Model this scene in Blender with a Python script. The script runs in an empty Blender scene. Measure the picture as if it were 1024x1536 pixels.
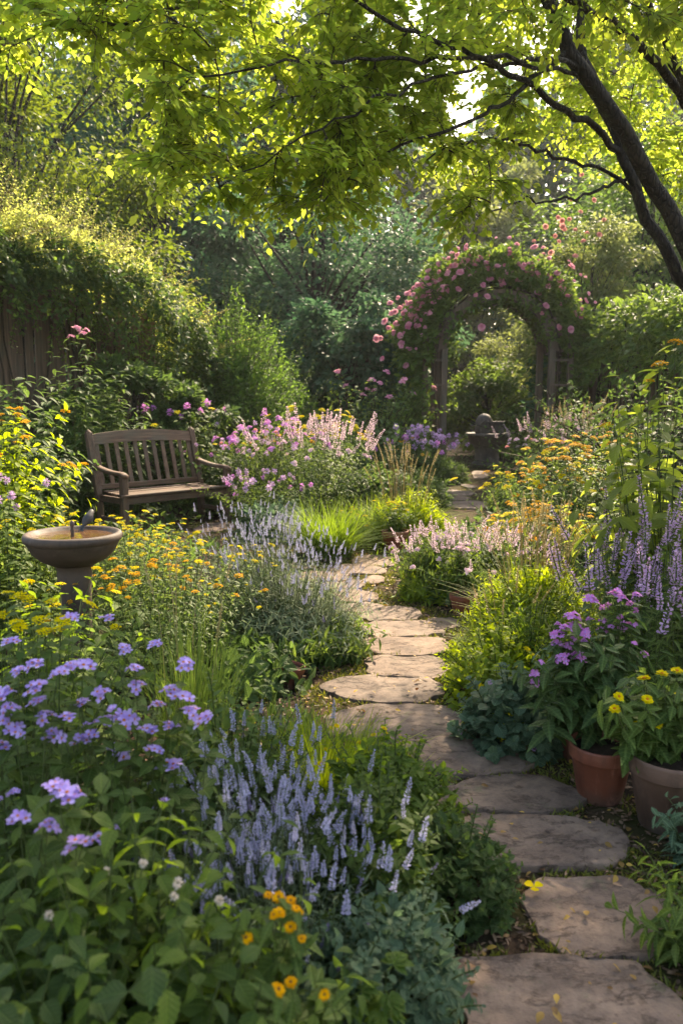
import bpy, math, random
import numpy as np
R_ = math.radians
scene = bpy.context.scene
C = scene.collection

# ------------------------------------------------------------------ camera, sky, sun, exposure
F, CX, CY, HC = 1200.0, 512.0, 768.0, 1.6
PITCH = math.atan(168.0 / F)
cam_d = bpy.data.cameras.new('camera')
cam = bpy.data.objects.new('camera', cam_d); C.objects.link(cam)
cam.location = (0, 0, HC)
cam.rotation_euler = (math.pi / 2 - PITCH, 0, 0)
cam_d.sensor_fit = 'VERTICAL'; cam_d.sensor_height = 36; cam_d.sensor_width = 24
cam_d.lens = 36 * F / 1536
cam_d.clip_start = 0.05; cam_d.clip_end = 800
cam_d.dof.use_dof = True; cam_d.dof.focus_distance = 5.0; cam_d.dof.aperture_fstop = 3.2
scene.camera = cam

SUN_EL, SUN_AZ = 41.0, 24.0          # azimuth: degrees to the right of the view direction
world = bpy.data.worlds.new('World'); scene.world = world; world.use_nodes = True
nt = world.node_tree
sky = nt.nodes.new('ShaderNodeTexSky'); sky.sky_type = 'NISHITA'; sky.sun_disc = False
sky.sun_elevation = R_(SUN_EL); sky.sun_rotation = R_(SUN_AZ); sky.air_density = 1.3; sky.dust_density = 2.5
bg = nt.nodes['Background']; bg.inputs['Strength'].default_value = 0.15
nt.links.new(sky.outputs['Color'], bg.inputs['Color'])
sd = bpy.data.lights.new('sun', 'SUN'); sd.energy = 5.0; sd.angle = R_(0.55); sd.color = (1.0, 0.87, 0.68)
so = bpy.data.objects.new('sun', sd); C.objects.link(so)
so.rotation_euler = (math.pi / 2 - R_(SUN_EL), 0, math.pi - R_(SUN_AZ))
vs = scene.view_settings
vs.view_transform = 'Standard'; vs.look = 'None'; vs.exposure = 1.68; vs.gamma = 1.0
vs.use_white_balance = True; vs.white_balance_temperature = 7300; vs.white_balance_tint = 10
cy = scene.cycles
cy.max_bounces = 7; cy.diffuse_bounces = 4; cy.glossy_bounces = 2; cy.transmission_bounces = 5; cy.transparent_max_bounces = 4
cy.sample_clamp_indirect = 6.0; cy.caustics_reflective = False; cy.caustics_refractive = False

# ------------------------------------------------------------------ pixel -> place
SP, CP = math.sin(PITCH), math.cos(PITCH)
def ray(px, py):
    u, v = (px - CX) / F, (CY - py) / F
    return np.array([u, CP + v * SP, -SP + v * CP])
def ground(px, py):
    d = ray(px, py); t = HC / -d[2]
    return np.array([d[0] * t, d[1] * t, 0.0])
def at(px, py, Y):
    d = ray(px, py); t = Y / d[1]
    return np.array([d[0] * t, Y, HC + d[2] * t])
def gx(px, Y):
    return (px - CX) / F * (Y * CP + HC * SP)

# ------------------------------------------------------------------ mesh tools
def nrm(a):
    return a / np.maximum(np.linalg.norm(a, axis=-1, keepdims=True), 1e-9)
def frames(d, n):
    y = nrm(d); x = nrm(np.cross(y, n)); z = np.cross(x, y)
    return np.stack([x, y, z], axis=-1)
class Geo:
    def __init__(s):
        s.V, s.LV, s.LC, s.MI, s.RN, s.UV, s.n = [], [], [], [], [], [], 0
    def add(s, v, lv, lc, mi=0, rnd=0.5, uv=None):
        v = np.asarray(v, float).reshape(-1, 3)
        s.UV.append(np.full((len(v), 3), .5) if uv is None else uv)
        s.V.append(v); s.LV.append(np.asarray(lv, np.int64) + s.n); s.LC.append(np.asarray(lc, np.int64))
        s.MI.append(np.full(len(lc), mi) if np.isscalar(mi) else np.asarray(mi))
        s.RN.append(np.full(len(v), rnd) if np.isscalar(rnd) else np.asarray(rnd)); s.n += len(v)
    def inst(s, t, pos, R, sc, mi=None, rnd=None):
        N = len(pos)
        if N == 0: return
        sc = np.asarray(sc, float)
        if sc.ndim == 0: sc = np.full((N, 3), float(sc))
        elif sc.ndim == 1: sc = np.repeat(sc[:, None], 3, 1)
        tv = t['v']; k = len(tv)
        v = np.einsum('nij,nkj->nki', R, tv[None] * sc[:, None, :]) + pos[:, None, :]
        lv = (t['lv'][None, :] + (np.arange(N) * k)[:, None]).ravel()
        lc = np.tile(t['lc'], N)
        m = np.tile(t['mi'], N) if mi is None else np.full(len(lc), mi)
        if rnd is None: rnd = np.full(N, .5)
        s.add(v, lv, lc, m, np.repeat(rnd, k), np.tile(tv, (N, 1)))
    def template(s):
        return dict(v=np.concatenate(s.V), lv=np.concatenate(s.LV), lc=np.concatenate(s.LC), mi=np.concatenate(s.MI))
    def mesh(s, name, mats, smooth=True):
        me = bpy.data.meshes.new(name)
        V = np.concatenate(s.V); LV = np.concatenate(s.LV); LC = np.concatenate(s.LC); MI = np.concatenate(s.MI)
        me.vertices.add(len(V)); me.vertices.foreach_set('co', V.ravel().astype(np.float32))
        me.loops.add(len(LV)); me.loops.foreach_set('vertex_index', LV.astype(np.int32))
        me.polygons.add(len(LC))
        st = np.zeros(len(LC), np.int32); st[1:] = np.cumsum(LC)[:-1]
        me.polygons.foreach_set('loop_start', st)
        if not isinstance(mats, (list, tuple)): mats = [mats]
        for m in mats: me.materials.append(m)
        me.polygons.foreach_set('material_index', MI.astype(np.int32))
        me.polygons.foreach_set('use_smooth', np.full(len(LC), smooth, dtype=bool))
        at_ = me.attributes.new('rnd', 'FLOAT', 'POINT')
        at_.data.foreach_set('value', np.concatenate(s.RN).astype(np.float32))
        av = me.attributes.new('leaf', 'FLOAT_VECTOR', 'POINT')
        av.data.foreach_set('vector', np.concatenate(s.UV).ravel().astype(np.float32))
        me.update(calc_edges=True)
        return me
    def build(s, name, mats, parent=None, smooth=True, loc=None):
        o = bpy.data.objects.new(name, s.mesh(name, mats, smooth)); C.objects.link(o)
        if parent is not None: o.parent = parent
        if loc is not None: o.location = loc
        return o
def tmpl(v, faces, mi=0):
    lc = [len(f) for f in faces]
    return dict(v=np.array(v, float), lv=np.array([i for f in faces for i in f]), lc=np.array(lc), mi=np.full(len(lc), mi) if np.isscalar(mi) else np.array(mi))
def leaf_t(rows, fold=.12, droop=.25, cup=0):
    """rows: (t, half width); a leaf of length 1 along +Y, folded at its midrib and drooping"""
    v, f = [], []
    prev = None
    for i, (t, w) in enumerate(rows):
        zc = -droop * t * t
        if w == 0:
            v.append((0, t, zc)); cur = (len(v) - 1,)
        else:
            v += [(-w, t, zc + fold * w * 2), (0, t, zc), (w, t, zc + fold * w * 2)]
            cur = (len(v) - 3, len(v) - 2, len(v) - 1)
        if prev is not None:
            if len(prev) == 1 and len(cur) == 3: f += [(prev[0], cur[1], cur[0]), (prev[0], cur[2], cur[1])]
            elif len(prev) == 3 and len(cur) == 3: f += [(prev[0], prev[1], cur[1], cur[0]), (prev[1], prev[2], cur[2], cur[1])]
            else: f += [(prev[0], prev[1], cur[0]), (prev[1], prev[2], cur[0])]
        prev = cur
    return tmpl(v, f)
OV = leaf_t([(0, 0), (.12, .14), (.35, .27), (.6, .25), (.82, .12), (1, 0)])
MIDL = leaf_t([(0, 0), (.3, .26), (.68, .2), (1, 0)], .15, .22)
ROUND = leaf_t([(0, 0), (.15, .26), (.45, .42), (.75, .34), (.95, .12), (1, 0)], .1, .2)
LANCE = leaf_t([(0, 0), (.2, .09), (.5, .12), (.8, .06), (1, 0)], .2, .3)
NARROW = leaf_t([(0, 0), (.4, .05), (1, 0)], .2, .15)
LO = leaf_t([(0, 0), (.45, .27), (1, 0)], .2, .2)
LOB = leaf_t([(0, 0), (.07, .05), (.16, .2), (.21, .18), (.3, .3), (.35, .26), (.44, .33), (.49, .27), (.58, .29), (.63, .22), (.72, .22), (.77, .15), (.86, .13), (.9, .07), (1, 0)], .2, .38)
def palm_t():
    g = Geo()
    for a, s in ((0, 1), (40, .88), (-40, .88), (85, .62), (-85, .62)):
        ca, sa = math.cos(R_(a)), math.sin(R_(a))
        Rm = np.array([[ca, sa, 0], [-sa, ca, 0], [0, 0, 1]])
        g.inst(LOB, np.array([[0, .28, 0]]), Rm[None], s * .72)
    g.inst(NARROW, np.array([[0, 0, .0]]), np.eye(3)[None], [[.5, .3, .3]])
    return g.template()
PALM = palm_t()
def dome_t(n=6, rings=2, h=1.0):
    v = [(0, 0, h)]; f = []
    for r in range(1, rings + 1):
        a = math.pi / 2 * r / rings
        for i in range(n):
            b = 2 * math.pi * i / n
            v.append((math.sin(a) * math.cos(b), math.sin(a) * math.sin(b), h * math.cos(a)))
    for i in range(n): f.append((0, 1 + i, 1 + (i + 1) % n))
    for r in range(1, rings):
        for i in range(n):
            a0 = 1 + (r - 1) * n; b0 = 1 + r * n
            f.append((a0 + i, b0 + i, b0 + (i + 1) % n, a0 + (i + 1) % n))
    return tmpl(v, f)
DOME = dome_t(); DOME_S = dome_t(5, 1, .8)
def tubes(g, P, r, sides=3, mi=0, rnd=.5, cap=False):
    """P (N,K,3) centre lines, r (N,K) radii"""
    P = np.asarray(P, float); N, K, _ = P.shape
    r = np.broadcast_to(np.asarray(r, float), (N, K))
    T = nrm(np.gradient(P, axis=1))
    ref = np.where(np.abs(T[..., 2:3]) > .9, np.array([1., 0, 0]), np.array([0, 0, 1.]))
    ref = np.broadcast_to(ref[:, :1], T.shape)
    u = nrm(np.cross(T, ref)); w = np.cross(T, u)
    a = np.arange(sides) * 2 * math.pi / sides
    ring = P[:, :, None] + r[:, :, None, None] * (u[:, :, None] * np.cos(a)[:, None] + w[:, :, None] * np.sin(a)[:, None])
    v = ring.reshape(-1, 3)
    k = np.arange(K - 1)[:, None]; s = np.arange(sides)[None]
    q = np.stack([k * sides + s, k * sides + (s + 1) % sides, (k + 1) * sides + (s + 1) % sides, (k + 1) * sides + s], -1).reshape(-1)
    lv = (q[None] + (np.arange(N) * K * sides)[:, None]).ravel()
    lc = np.full(N * (K - 1) * sides, 4)
    rn = rnd if np.isscalar(rnd) else np.repeat(rnd, K * sides)
    g.add(v, lv, lc, mi, rn)
    if cap:
        for i in range(N):
            b = i * K * sides
            g.add(ring[i, -1], np.arange(sides), [sides], mi, .5)
            g.add(ring[i, 0], np.arange(sides)[::-1], [sides], mi, .5)
def lathe(g, prof, n=40, mi=0, wob=0, rng=None):
    v, f = [], []
    for (r, z) in prof:
        for i in range(n):
            a = 2 * math.pi * i / n
            v.append((r * math.cos(a), r * math.sin(a), z))
    for k in range(len(prof) - 1):
        for i in range(n):
            f.append((k * n + i, k * n + (i + 1) % n, (k + 1) * n + (i + 1) % n, (k + 1) * n + i))
    t = tmpl(v, f); g.add(t['v'], t['lv'], t['lc'], mi)
def box(g, c, s, R=None, mi=0, bev=.006, rnd=.5):
    """chamfered box"""
    hx, hy, hz = s[0] / 2, s[1] / 2, s[2] / 2; b = min(bev, hx * .4, hy * .4, hz * .4)
    v = []; idx = {}
    for sx in (-1, 1):
        for sy in (-1, 1):
            for sz in (-1, 1):
                for ax in range(3):
                    p = [sx * (hx - b), sy * (hy - b), sz * (hz - b)]
                    p[ax] = (sx * hx, sy * hy, sz * hz)[ax]
                    idx[(sx, sy, sz, ax)] = len(v); v.append(p)
    f = []
    I = lambda *k: idx[k]
    for s_ in (-1, 1):
        q = [I(s_, -1, -1, 0), I(s_, 1, -1, 0), I(s_, 1, 1, 0), I(s_, -1, 1, 0)]; f.append(q if s_ > 0 else q[::-1])
        q = [I(-1, s_, -1, 1), I(-1, s_, 1, 1), I(1, s_, 1, 1), I(1, s_, -1, 1)]; f.append(q if s_ > 0 else q[::-1])
        q = [I(-1, -1, s_, 2), I(1, -1, s_, 2), I(1, 1, s_, 2), I(-1, 1, s_, 2)]; f.append(q if s_ > 0 else q[::-1])
    for a in (-1, 1):
        for b2 in (-1, 1):
            f.append([I(a, b2, -1, 0), I(a, b2, 1, 0), I(a, b2, 1, 1), I(a, b2, -1, 1)])
            f.append([I(a, -1, b2, 0), I(a, 1, b2, 0), I(a, 1, b2, 2), I(a, -1, b2, 2)])
            f.append([I(-1, a, b2, 1), I(1, a, b2, 1), I(1, a, b2, 2), I(-1, a, b2, 2)])
            for c2 in (-1, 1): f.append([I(a, b2, c2, 0), I(a, b2, c2, 1), I(a, b2, c2, 2)])
    t = tmpl(v, f); vv = t['v']
    if R is not None: vv = vv @ np.asarray(R).T
    g.add(vv + np.asarray(c, float), t['lv'], t['lc'], mi, rnd)
def beam(g, p0, p1, w, d, side=(0, 0, 1), mi=0, bev=.006, rnd=.5):
    p0, p1 = np.asarray(p0, float), np.asarray(p1, float); L = np.linalg.norm(p1 - p0)
    Rm = frames((p1 - p0)[None], np.array([side], float))[0]
    box(g, (p0 + p1) / 2, (w, L, d), Rm, mi, bev, rnd)

# ------------------------------------------------------------------ materials
def newmat(name):
    m = bpy.data.materials.new(name); m.use_nodes = True
    n = m.node_tree.nodes; n.clear()
    out = n.new('ShaderNodeOutputMaterial')
    return m, n, m.node_tree.links, out
def mixc(n, l, fac, a, b, blend='MIX'):
    x = n.new('ShaderNodeMix'); x.data_type = 'RGBA'; x.blend_type = blend
    for s, val in ((x.inputs[0], fac), (x.inputs[6], a), (x.inputs[7], b)):
        if isinstance(val, (int, float)): s.default_value = val
        elif isinstance(val, tuple): s.default_value = (*val, 1) if len(val) == 3 else val
        else: l.new(val, s)
    return x.outputs[2]
def ramp(n, l, src, stops):
    r = n.new('ShaderNodeValToRGB'); l.new(src, r.inputs[0])
    e = r.color_ramp.elements
    while len(e) < len(stops): e.new(.5)
    for el, (p, c) in zip(e, stops):
        el.position = p; el.color = (*c, 1) if len(c) == 3 else c
    return r.outputs[0]
def noise(n, l, scale, detail=4, rough=.55, vec=None, dist=0):
    t = n.new('ShaderNodeTexNoise'); t.inputs['Scale'].default_value = scale; t.inputs['Detail'].default_value = detail
    t.inputs['Roughness'].default_value = rough; t.inputs['Distortion'].default_value = dist
    if vec is not None: l.new(vec, t.inputs['Vector'])
    return t.outputs['Fac']
def leafmat(name, c1, c2, tr=.45, tcol=None, rough=.55, spec=.2, veins=False):
    m, n, l, out = newmat(name)
    a = n.new('ShaderNodeAttribute'); a.attribute_name = 'rnd'
    mid = tuple((x + y) / 2 for x, y in zip(c1, c2))
    col = ramp(n, l, a.outputs['Fac'], [(0, c1), (.55, mid), (1, c2)])
    if veins:
        lv = n.new('ShaderNodeAttribute'); lv.attribute_name = 'leaf'
        sx = n.new('ShaderNodeSeparateXYZ'); l.new(lv.outputs['Vector'], sx.inputs[0])
        def mth(op, a_, b_=None, c_=None):
            q = n.new('ShaderNodeMath'); q.operation = op
            for s_, val in zip(q.inputs, (a_, b_, c_)):
                if val is None: continue
                if isinstance(val, (int, float)): s_.default_value = val
                else: l.new(val, s_)
            return q.outputs[0]
        ab = mth('ABSOLUTE', sx.outputs[0])
        rib = mth('SUBTRACT', 1.0, mth('MULTIPLY', ab, 28.0)); rib = mth('MAXIMUM', rib, 0.0)
        wv = mth('SINE', mth('MULTIPLY', mth('MULTIPLY_ADD', ab, -.9, sx.outputs[1]), 44.0))
        sv = mth('POWER', mth('MULTIPLY_ADD', wv, .5, .5), 5.0)
        vein = mth('MINIMUM', mth('MULTIPLY_ADD', sv, .45, rib), 1.0)
        light = tuple(min(1, x_ * 1.9 + .02) for x_ in c2)
        col = mixc(n, l, mth('MULTIPLY', vein, .55), col, light)
    p = n.new('ShaderNodeBsdfPrincipled'); l.new(col, p.inputs['Base Color'])
    if veins:
        bp = n.new('ShaderNodeBump'); bp.inputs['Strength'].default_value = .8; bp.inputs['Distance'].default_value = .004; bp.invert = True
        l.new(vein, bp.inputs['Height']); l.new(bp.outputs[0], p.inputs['Normal'])
    p.inputs['Roughness'].default_value = rough; p.inputs['Specular IOR Level'].default_value = spec
    t = n.new('ShaderNodeBsdfTranslucent')
    g = n.new('ShaderNodeHueSaturation'); g.inputs['Hue'].default_value = .485; g.inputs['Saturation'].default_value = 1.12; g.inputs['Value'].default_value = 2.4
    l.new(col, g.inputs['Color'])
    if name == 'canopy_leaf': l.new(ramp(n, l, a.outputs['Fac'], [(0, (.28, .42, .035)), (.6, (.50, .60, .06)), (1, (.76, .76, .11))]), t.inputs['Color'])
    elif tcol: t.inputs['Color'].default_value = (*tcol, 1)
    else: l.new(g.outputs['Color'], t.inputs['Color'])
    mx = n.new('ShaderNodeMixShader'); mx.inputs[0].default_value = tr
    l.new(p.outputs[0], mx.inputs[1]); l.new(t.outputs[0], mx.inputs[2]); l.new(mx.outputs[0], out.inputs['Surface'])
    return m
def petalmat(name, c1, c2, tr=.35):
    return leafmat(name, c1, c2, tr, tuple(min(.95, x * 1.1) for x in c2), .7, .06)
def solid(name, build):
    m, n, l, out = newmat(name)
    p = n.new('ShaderNodeBsdfPrincipled'); l.new(p.outputs[0], out.inputs['Surface'])
    build(n, l, p)
    return m
def coords(n, kind='Object'):
    return n.new('ShaderNodeTexCoord').outputs[kind]
def bump(n, l, p, h, dist=.01, st=.6):
    b = n.new('ShaderNodeBump'); b.inputs['Distance'].default_value = dist; b.inputs['Strength'].default_value = st
    l.new(h, b.inputs['Height']); l.new(b.outputs[0], p.inputs['Normal'])
def vscale(n, l, vec, s):
    m = n.new('ShaderNodeMapping'); m.inputs['Scale'].default_value = s; l.new(vec, m.inputs['Vector']); return m.outputs[0]
def mk_bark(c1, c2, sc=14):
    def b(n, l, p):
        v0 = coords(n); v = vscale(n, l, v0, (1, 1, .3))
        f = noise(n, l, sc, 7, .7, v, .8)
        w = n.new('ShaderNodeTexVoronoi'); w.feature = 'DISTANCE_TO_EDGE'; w.inputs['Scale'].default_value = 34; l.new(vscale(n, l, v0, (1, 1, .28)), w.inputs['Vector'])
        cr = ramp(n, l, w.outputs['Distance'], [(0, (0, 0, 0)), (.16, (1, 1, 1))])
        col = ramp(n, l, f, [(.3, c1), (.7, c2)])
        col = mixc(n, l, .7, col, cr, 'MULTIPLY')
        li = ramp(n, l, noise(n, l, 6, 6, .7, v0), [(.58, (0, 0, 0)), (.68, (.6, .6, .6))])
        l.new(mixc(n, l, li, col, (.07, .08, .045)), p.inputs['Base Color']); p.inputs['Roughness'].default_value = .92
        bump(n, l, p, mixc(n, l, .5, f, cr), .03, 1)
    return b
def mk_wood(c1, c2, c3, axis=(1, 1, .08), sc=40):
    def b(n, l, p):
        v0 = coords(n); v = vscale(n, l, v0, axis)
        a = n.new('ShaderNodeAttribute'); a.attribute_name = 'rnd'
        f = noise(n, l, sc, 6, .6, v, .6); w = noise(n, l, 3.5, 4, .6, v0)
        base = ramp(n, l, f, [(.3, c1), (.55, c2), (.75, c3)])
        tint = ramp(n, l, a.outputs['Fac'], [(0, (.55, .52, .5)), (1, (1.15, 1.1, 1.05))])
        col = mixc(n, l, 1.0, base, tint, 'MULTIPLY')
        st = ramp(n, l, w, [(.45, (0, 0, 0)), (.7, (.55, .55, .55))])
        l.new(mixc(n, l, st, col, (.075, .075, .05)), p.inputs['Base Color'])
        p.inputs['Roughness'].default_value = .75; bump(n, l, p, f, .006, .7)
    return b
def mk_stone(n, l, p):
    v = coords(n); oi = n.new('ShaderNodeObjectInfo')
    va = n.new('ShaderNodeVectorMath'); va.operation = 'ADD'
    cmb = n.new('ShaderNodeCombineXYZ'); ml = n.new('ShaderNodeMath'); ml.operation = 'MULTIPLY'; ml.inputs[1].default_value = 37
    l.new(oi.outputs['Random'], ml.inputs[0]); l.new(ml.outputs[0], cmb.inputs[0]); l.new(ml.outputs[0], cmb.inputs[1])
    l.new(v, va.inputs[0]); l.new(cmb.outputs[0], va.inputs[1]); vv = va.outputs[0]
    f1 = noise(n, l, 3.2, 5, .6, vv, .5); f2 = noise(n, l, 22, 6, .7, vv); f3 = noise(n, l, 130, 3, .6, vv)
    lay = noise(n, l, 3.4, 9, .68, vscale(n, l, vv, (1, 1.9, 1)), .25)
    a = ramp(n, l, f1, [(.25, (.06, .044, .036)), (.42, (.125, .094, .076)), (.56, (.175, .134, .108)), (.75, (.25, .19, .148))])
    b = mixc(n, l, .75, a, ramp(n, l, f2, [(.28, (.4, .38, .37)), (.5, (.9, .88, .86)), (.68, (1.2, 1.15, 1.08))]), 'MULTIPLY')
    pits = ramp(n, l, noise(n, l, 16, 3, .5, vv), [(.27, (.38, .34, .3)), (.36, (1, 1, 1))])
    c = mixc(n, l, .8, b, pits, 'MULTIPLY')
    fl_ = ramp(n, l, lay, [(.395, (1, 1, 1)), (.41, (.5, .46, .43)), (.43, (1, 1, 1)), (.56, (1, 1, 1)), (.575, (.45, .42, .4)), (.6, (1, 1, 1))])
    c = mixc(n, l, .8, c, fl_, 'MULTIPLY')
    rndt = ramp(n, l, oi.outputs['Random'], [(0, (.86, .81, .78)), (1, (1.14, 1.0, .9))])
    c = mixc(n, l, 1.0, c, rndt, 'MULTIPLY')
    lich = ramp(n, l, noise(n, l, 7.5, 6, .75, vv), [(.58, (0, 0, 0)), (.68, (.75, .75, .75))])
    c = mixc(n, l, lich, c, (.10, .095, .05))
    l.new(c, p.inputs['Base Color']); p.inputs['Roughness'].default_value = .78; p.inputs['Specular IOR Level'].default_value = .3
    s = ramp(n, l, lay, [(.35, (0, 0, 0)), (.42, (.45, .45, .45)), (.55, (.5, .5, .5)), (.6, (.9, .9, .9)), (.8, (1, 1, 1))])
    h = mixc(n, l, .4, s, f2); h = mixc(n, l, .16, h, f3)
    bump(n, l, p, h, .016, .95)
def mk_soil(c1, c2, moss=None):
    def b(n, l, p):
        v = coords(n)
        f = noise(n, l, 55, 8, .75, v); f2 = noise(n, l, 2.2, 5, .6, v)
        col = ramp(n, l, f, [(.3, c1), (.7, c2)])
        if moss:
            k = ramp(n, l, f2, [(.42, (0, 0, 0)), (.6, (.9, .9, .9))]); col = mixc(n, l, k, col, moss)
        l.new(col, p.inputs['Base Color']); p.inputs['Roughness'].default_value = .95; p.inputs['Specular IOR Level'].default_value = .1
        bump(n, l, p, f, .03, 1)
    return b
def mk_clay(c1, c2, c3):
    def b(n, l, p):
        v = coords(n); f = noise(n, l, 7, 6, .65, v, .3); f2 = noise(n, l, 90, 4, .6, v)
        sx = n.new('ShaderNodeSeparateXYZ'); l.new(v, sx.inputs[0])
        a = n.new('ShaderNodeMath'); a.operation = 'MULTIPLY_ADD'; a.inputs[1].default_value = -3.2; a.inputs[2].default_value = .55; l.new(sx.outputs[2], a.inputs[0])
        dm = n.new('ShaderNodeMath'); dm.operation = 'ADD'; l.new(a.outputs[0], dm.inputs[0]); l.new(f, dm.inputs[1])
        col = ramp(n, l, f, [(.3, c1), (.7, c2)])
        k = ramp(n, l, dm.outputs[0], [(.75, (0, 0, 0)), (1.1, (.7, .7, .7))])
        col = mixc(n, l, k, col, c3)
        sal = ramp(n, l, noise(n, l, 9, 7, .7, vscale(n, l, v, (1, 1, .45)), .6), [(.56, (0, 0, 0)), (.7, (.55, .55, .55))])
        col = mixc(n, l, sal, col, tuple(min(.5, x_ * 1.6 + .06) for x_ in c2))
        drk = ramp(n, l, noise(n, l, 5, 6, .7, vscale(n, l, v, (1.3, 1.3, .5))), [(.36, (.55, .55, .55)), (.48, (0, 0, 0))])
        l.new(mixc(n, l, drk, col, tuple(x_ * .35 for x_ in c1)), p.inputs['Base Color'])
        l.new(ramp(n, l, f, [(.3, (.5, .5, .5)), (.7, (.85, .85, .85))]), p.inputs['Roughness'])
        bump(n, l, p, mixc(n, l, .5, f2, f), .004, .6)
    return b
def plain(c, rough=.8, spec=.3):
    def b(n, l, p):
        f = noise(n, l, 30, 4, .6, coords(n))
        l.new(ramp(n, l, f, [(.3, tuple(x * .75 for x in c)), (.7, tuple(min(1, x * 1.2) for x in c))]), p.inputs['Base Color'])
        p.inputs['Roughness'].default_value = rough; p.inputs['Specular IOR Level'].default_value = spec
    return b
M = {}
M['canopy'] = leafmat('canopy_leaf', (.05, .105, .012), (.10, .155, .018), .64, None, rough=.45)
M['tree_gold'] = leafmat('gold_tree_leaf', (.045, .08, .015), (.115, .145, .024), .5)
M['sunleaf'] = leafmat('pointed_sun_leaf', (.055, .10, .014), (.12, .17, .022), .58, (.42, .50, .05), rough=.4, spec=.3, veins=True)
M['tree_dark'] = leafmat('dark_tree_leaf', (.026, .062, .034), (.06, .11, .052), .4, spec=.15)
M['tree_mid'] = leafmat('mid_tree_leaf', (.042, .085, .022), (.09, .14, .03), .5)
M['tree_pale'] = leafmat('pale_tree_leaf', (.075, .098, .035), (.14, .165, .055), .5)
M['vine'] = leafmat('vine_leaf', (.034, .07, .02), (.08, .125, .028), .48)
M['vine_sunlit'] = leafmat('vine_sunlit_leaf', (.10, .135, .028), (.21, .25, .06), .58, (.66, .70, .15))  # vine leaf in a brighter sunlit tone, for mound top and shoots
M['feather'] = leafmat('feather_leaf', (.04, .09, .022), (.09, .15, .032), .5)
M['fresh'] = leafmat('fresh_green_leaf', (.05, .092, .013), (.10, .15, .022), .48, veins=True)
M['yg'] = leafmat('yellow_green_leaf', (.11, .165, .018), (.23, .285, .04), .52)
M['deep'] = leafmat('deep_green_leaf', (.028, .058, .016), (.06, .098, .025), .4, veins=True)
M['blue'] = leafmat('blue_green_leaf', (.045, .085, .048), (.09, .14, .075), .3, veins=True)
M['grey'] = leafmat('grey_green_leaf', (.085, .12, .066), (.16, .20, .115), .42, rough=.6)
M['mid'] = leafmat('mid_green_leaf', (.042, .08, .016), (.09, .132, .028), .45, veins=True)
M['soft'] = leafmat('soft_green_leaf', (.06, .108, .026), (.12, .165, .045), .45)
M['stem'] = leafmat('green_stem', (.05, .075, .02), (.09, .11, .035), .1)
M['dry'] = leafmat('straw_stem', (.24, .20, .09), (.40, .33, .15), .25)
M['twig'] = solid('twig_bark', plain((.05, .036, .024), .9, .15))
M['bark'] = solid('bark', mk_bark((.012, .008, .006), (.05, .036, .026)))
M['lilac'] = petalmat('lilac_petal', (.34, .21, .60), (.62, .48, .84))
M['lav'] = petalmat('lavender_petal', (.24, .235, .37), (.48, .465, .62))
M['lavdark'] = petalmat('spent_lavender', (.12, .10, .22), (.26, .22, .38))
M['lav2'] = petalmat('violet_petal', (.36, .20, .42), (.66, .46, .66))
M['yellow'] = petalmat('yellow_petal', (.50, .36, .001), (.62, .49, .003), .22)
M['gold'] = petalmat('golden_petal', (.50, .20, .001), (.62, .32, .002), .22)
M['orange'] = petalmat('orange_centre', (.45, .12, .01), (.62, .24, .02))
M['pink'] = petalmat('rose_petal', (.55, .13, .23), (.86, .48, .54))
M['coral'] = petalmat('coral_petal', (.62, .20, .17), (.82, .44, .38))
M['magenta'] = petalmat('magenta_petal', (.48, .14, .45), (.72, .32, .66))
M['palepink'] = petalmat('pale_pink_petal', (.55, .34, .42), (.78, .60, .64))
M['cream'] = petalmat('cream_petal', (.55, .45, .38), (.75, .66, .56))
M['brown'] = solid('flower_centre', plain((.10, .045, .015), .9, .1))
M['stone'] = solid('slate', mk_stone)
M['soil'] = solid('soil', mk_soil((.022, .015, .010), (.07, .047, .032)))
M['pathsoil'] = solid('path_soil', mk_soil((.032, .02, .013), (.11, .068, .042), (.05, .055, .014)))
M['chip'] = leafmat('bark_chip', (.06, .034, .02), (.26, .16, .095), .05)
M['deadleaf'] = leafmat('fallen_leaf', (.10, .05, .022), (.42, .27, .05), .2)
M['moss'] = leafmat('moss', (.06, .075, .014), (.16, .165, .03), .3)
M['clay'] = solid('terracotta', mk_clay((.14, .036, .017), (.23, .066, .032), (.09, .05, .034)))
M['clay2'] = solid('weathered_clay', mk_clay((.095, .047, .030), (.155, .082, .054), (.075, .062, .045)))
M['bath'] = solid('bath_stone', mk_clay((.038, .023, .017), (.085, .054, .039), (.05, .046, .03)))
M['darkstone'] = solid('dark_stone', mk_clay((.07, .052, .045), (.12, .095, .082), (.06, .07, .04)))
M['wood'] = solid('bench_wood', mk_wood((.05, .025, .014), (.125, .07, .04), (.19, .115, .07), (.08, 1, 1)))
M['woodz'] = solid('bench_wood_upright', mk_wood((.05, .025, .014), (.125, .07, .04), (.19, .115, .07)))
M['fence'] = solid('fence_wood', mk_wood((.07, .042, .026), (.165, .105, .068), (.25, .165, .11), (1, 1, .06), 26))
M['archwood'] = solid('arch_wood', mk_wood((.06, .036, .023), (.14, .092, .06), (.21, .145, .10), (1, 1, .06), 30))
M['bird'] = solid('bird_feather', plain((.05, .045, .045), .6, .3))
def mk_water(n, l, p):
    p.inputs['Base Color'].default_value = (.10, .05, .022, 1); p.inputs['Roughness'].default_value = .06
    bump(n, l, p, noise(n, l, 26, 3, .5, coords(n), .5), .006, .5)
M['water'] = solid('bath_water', mk_water)

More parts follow.
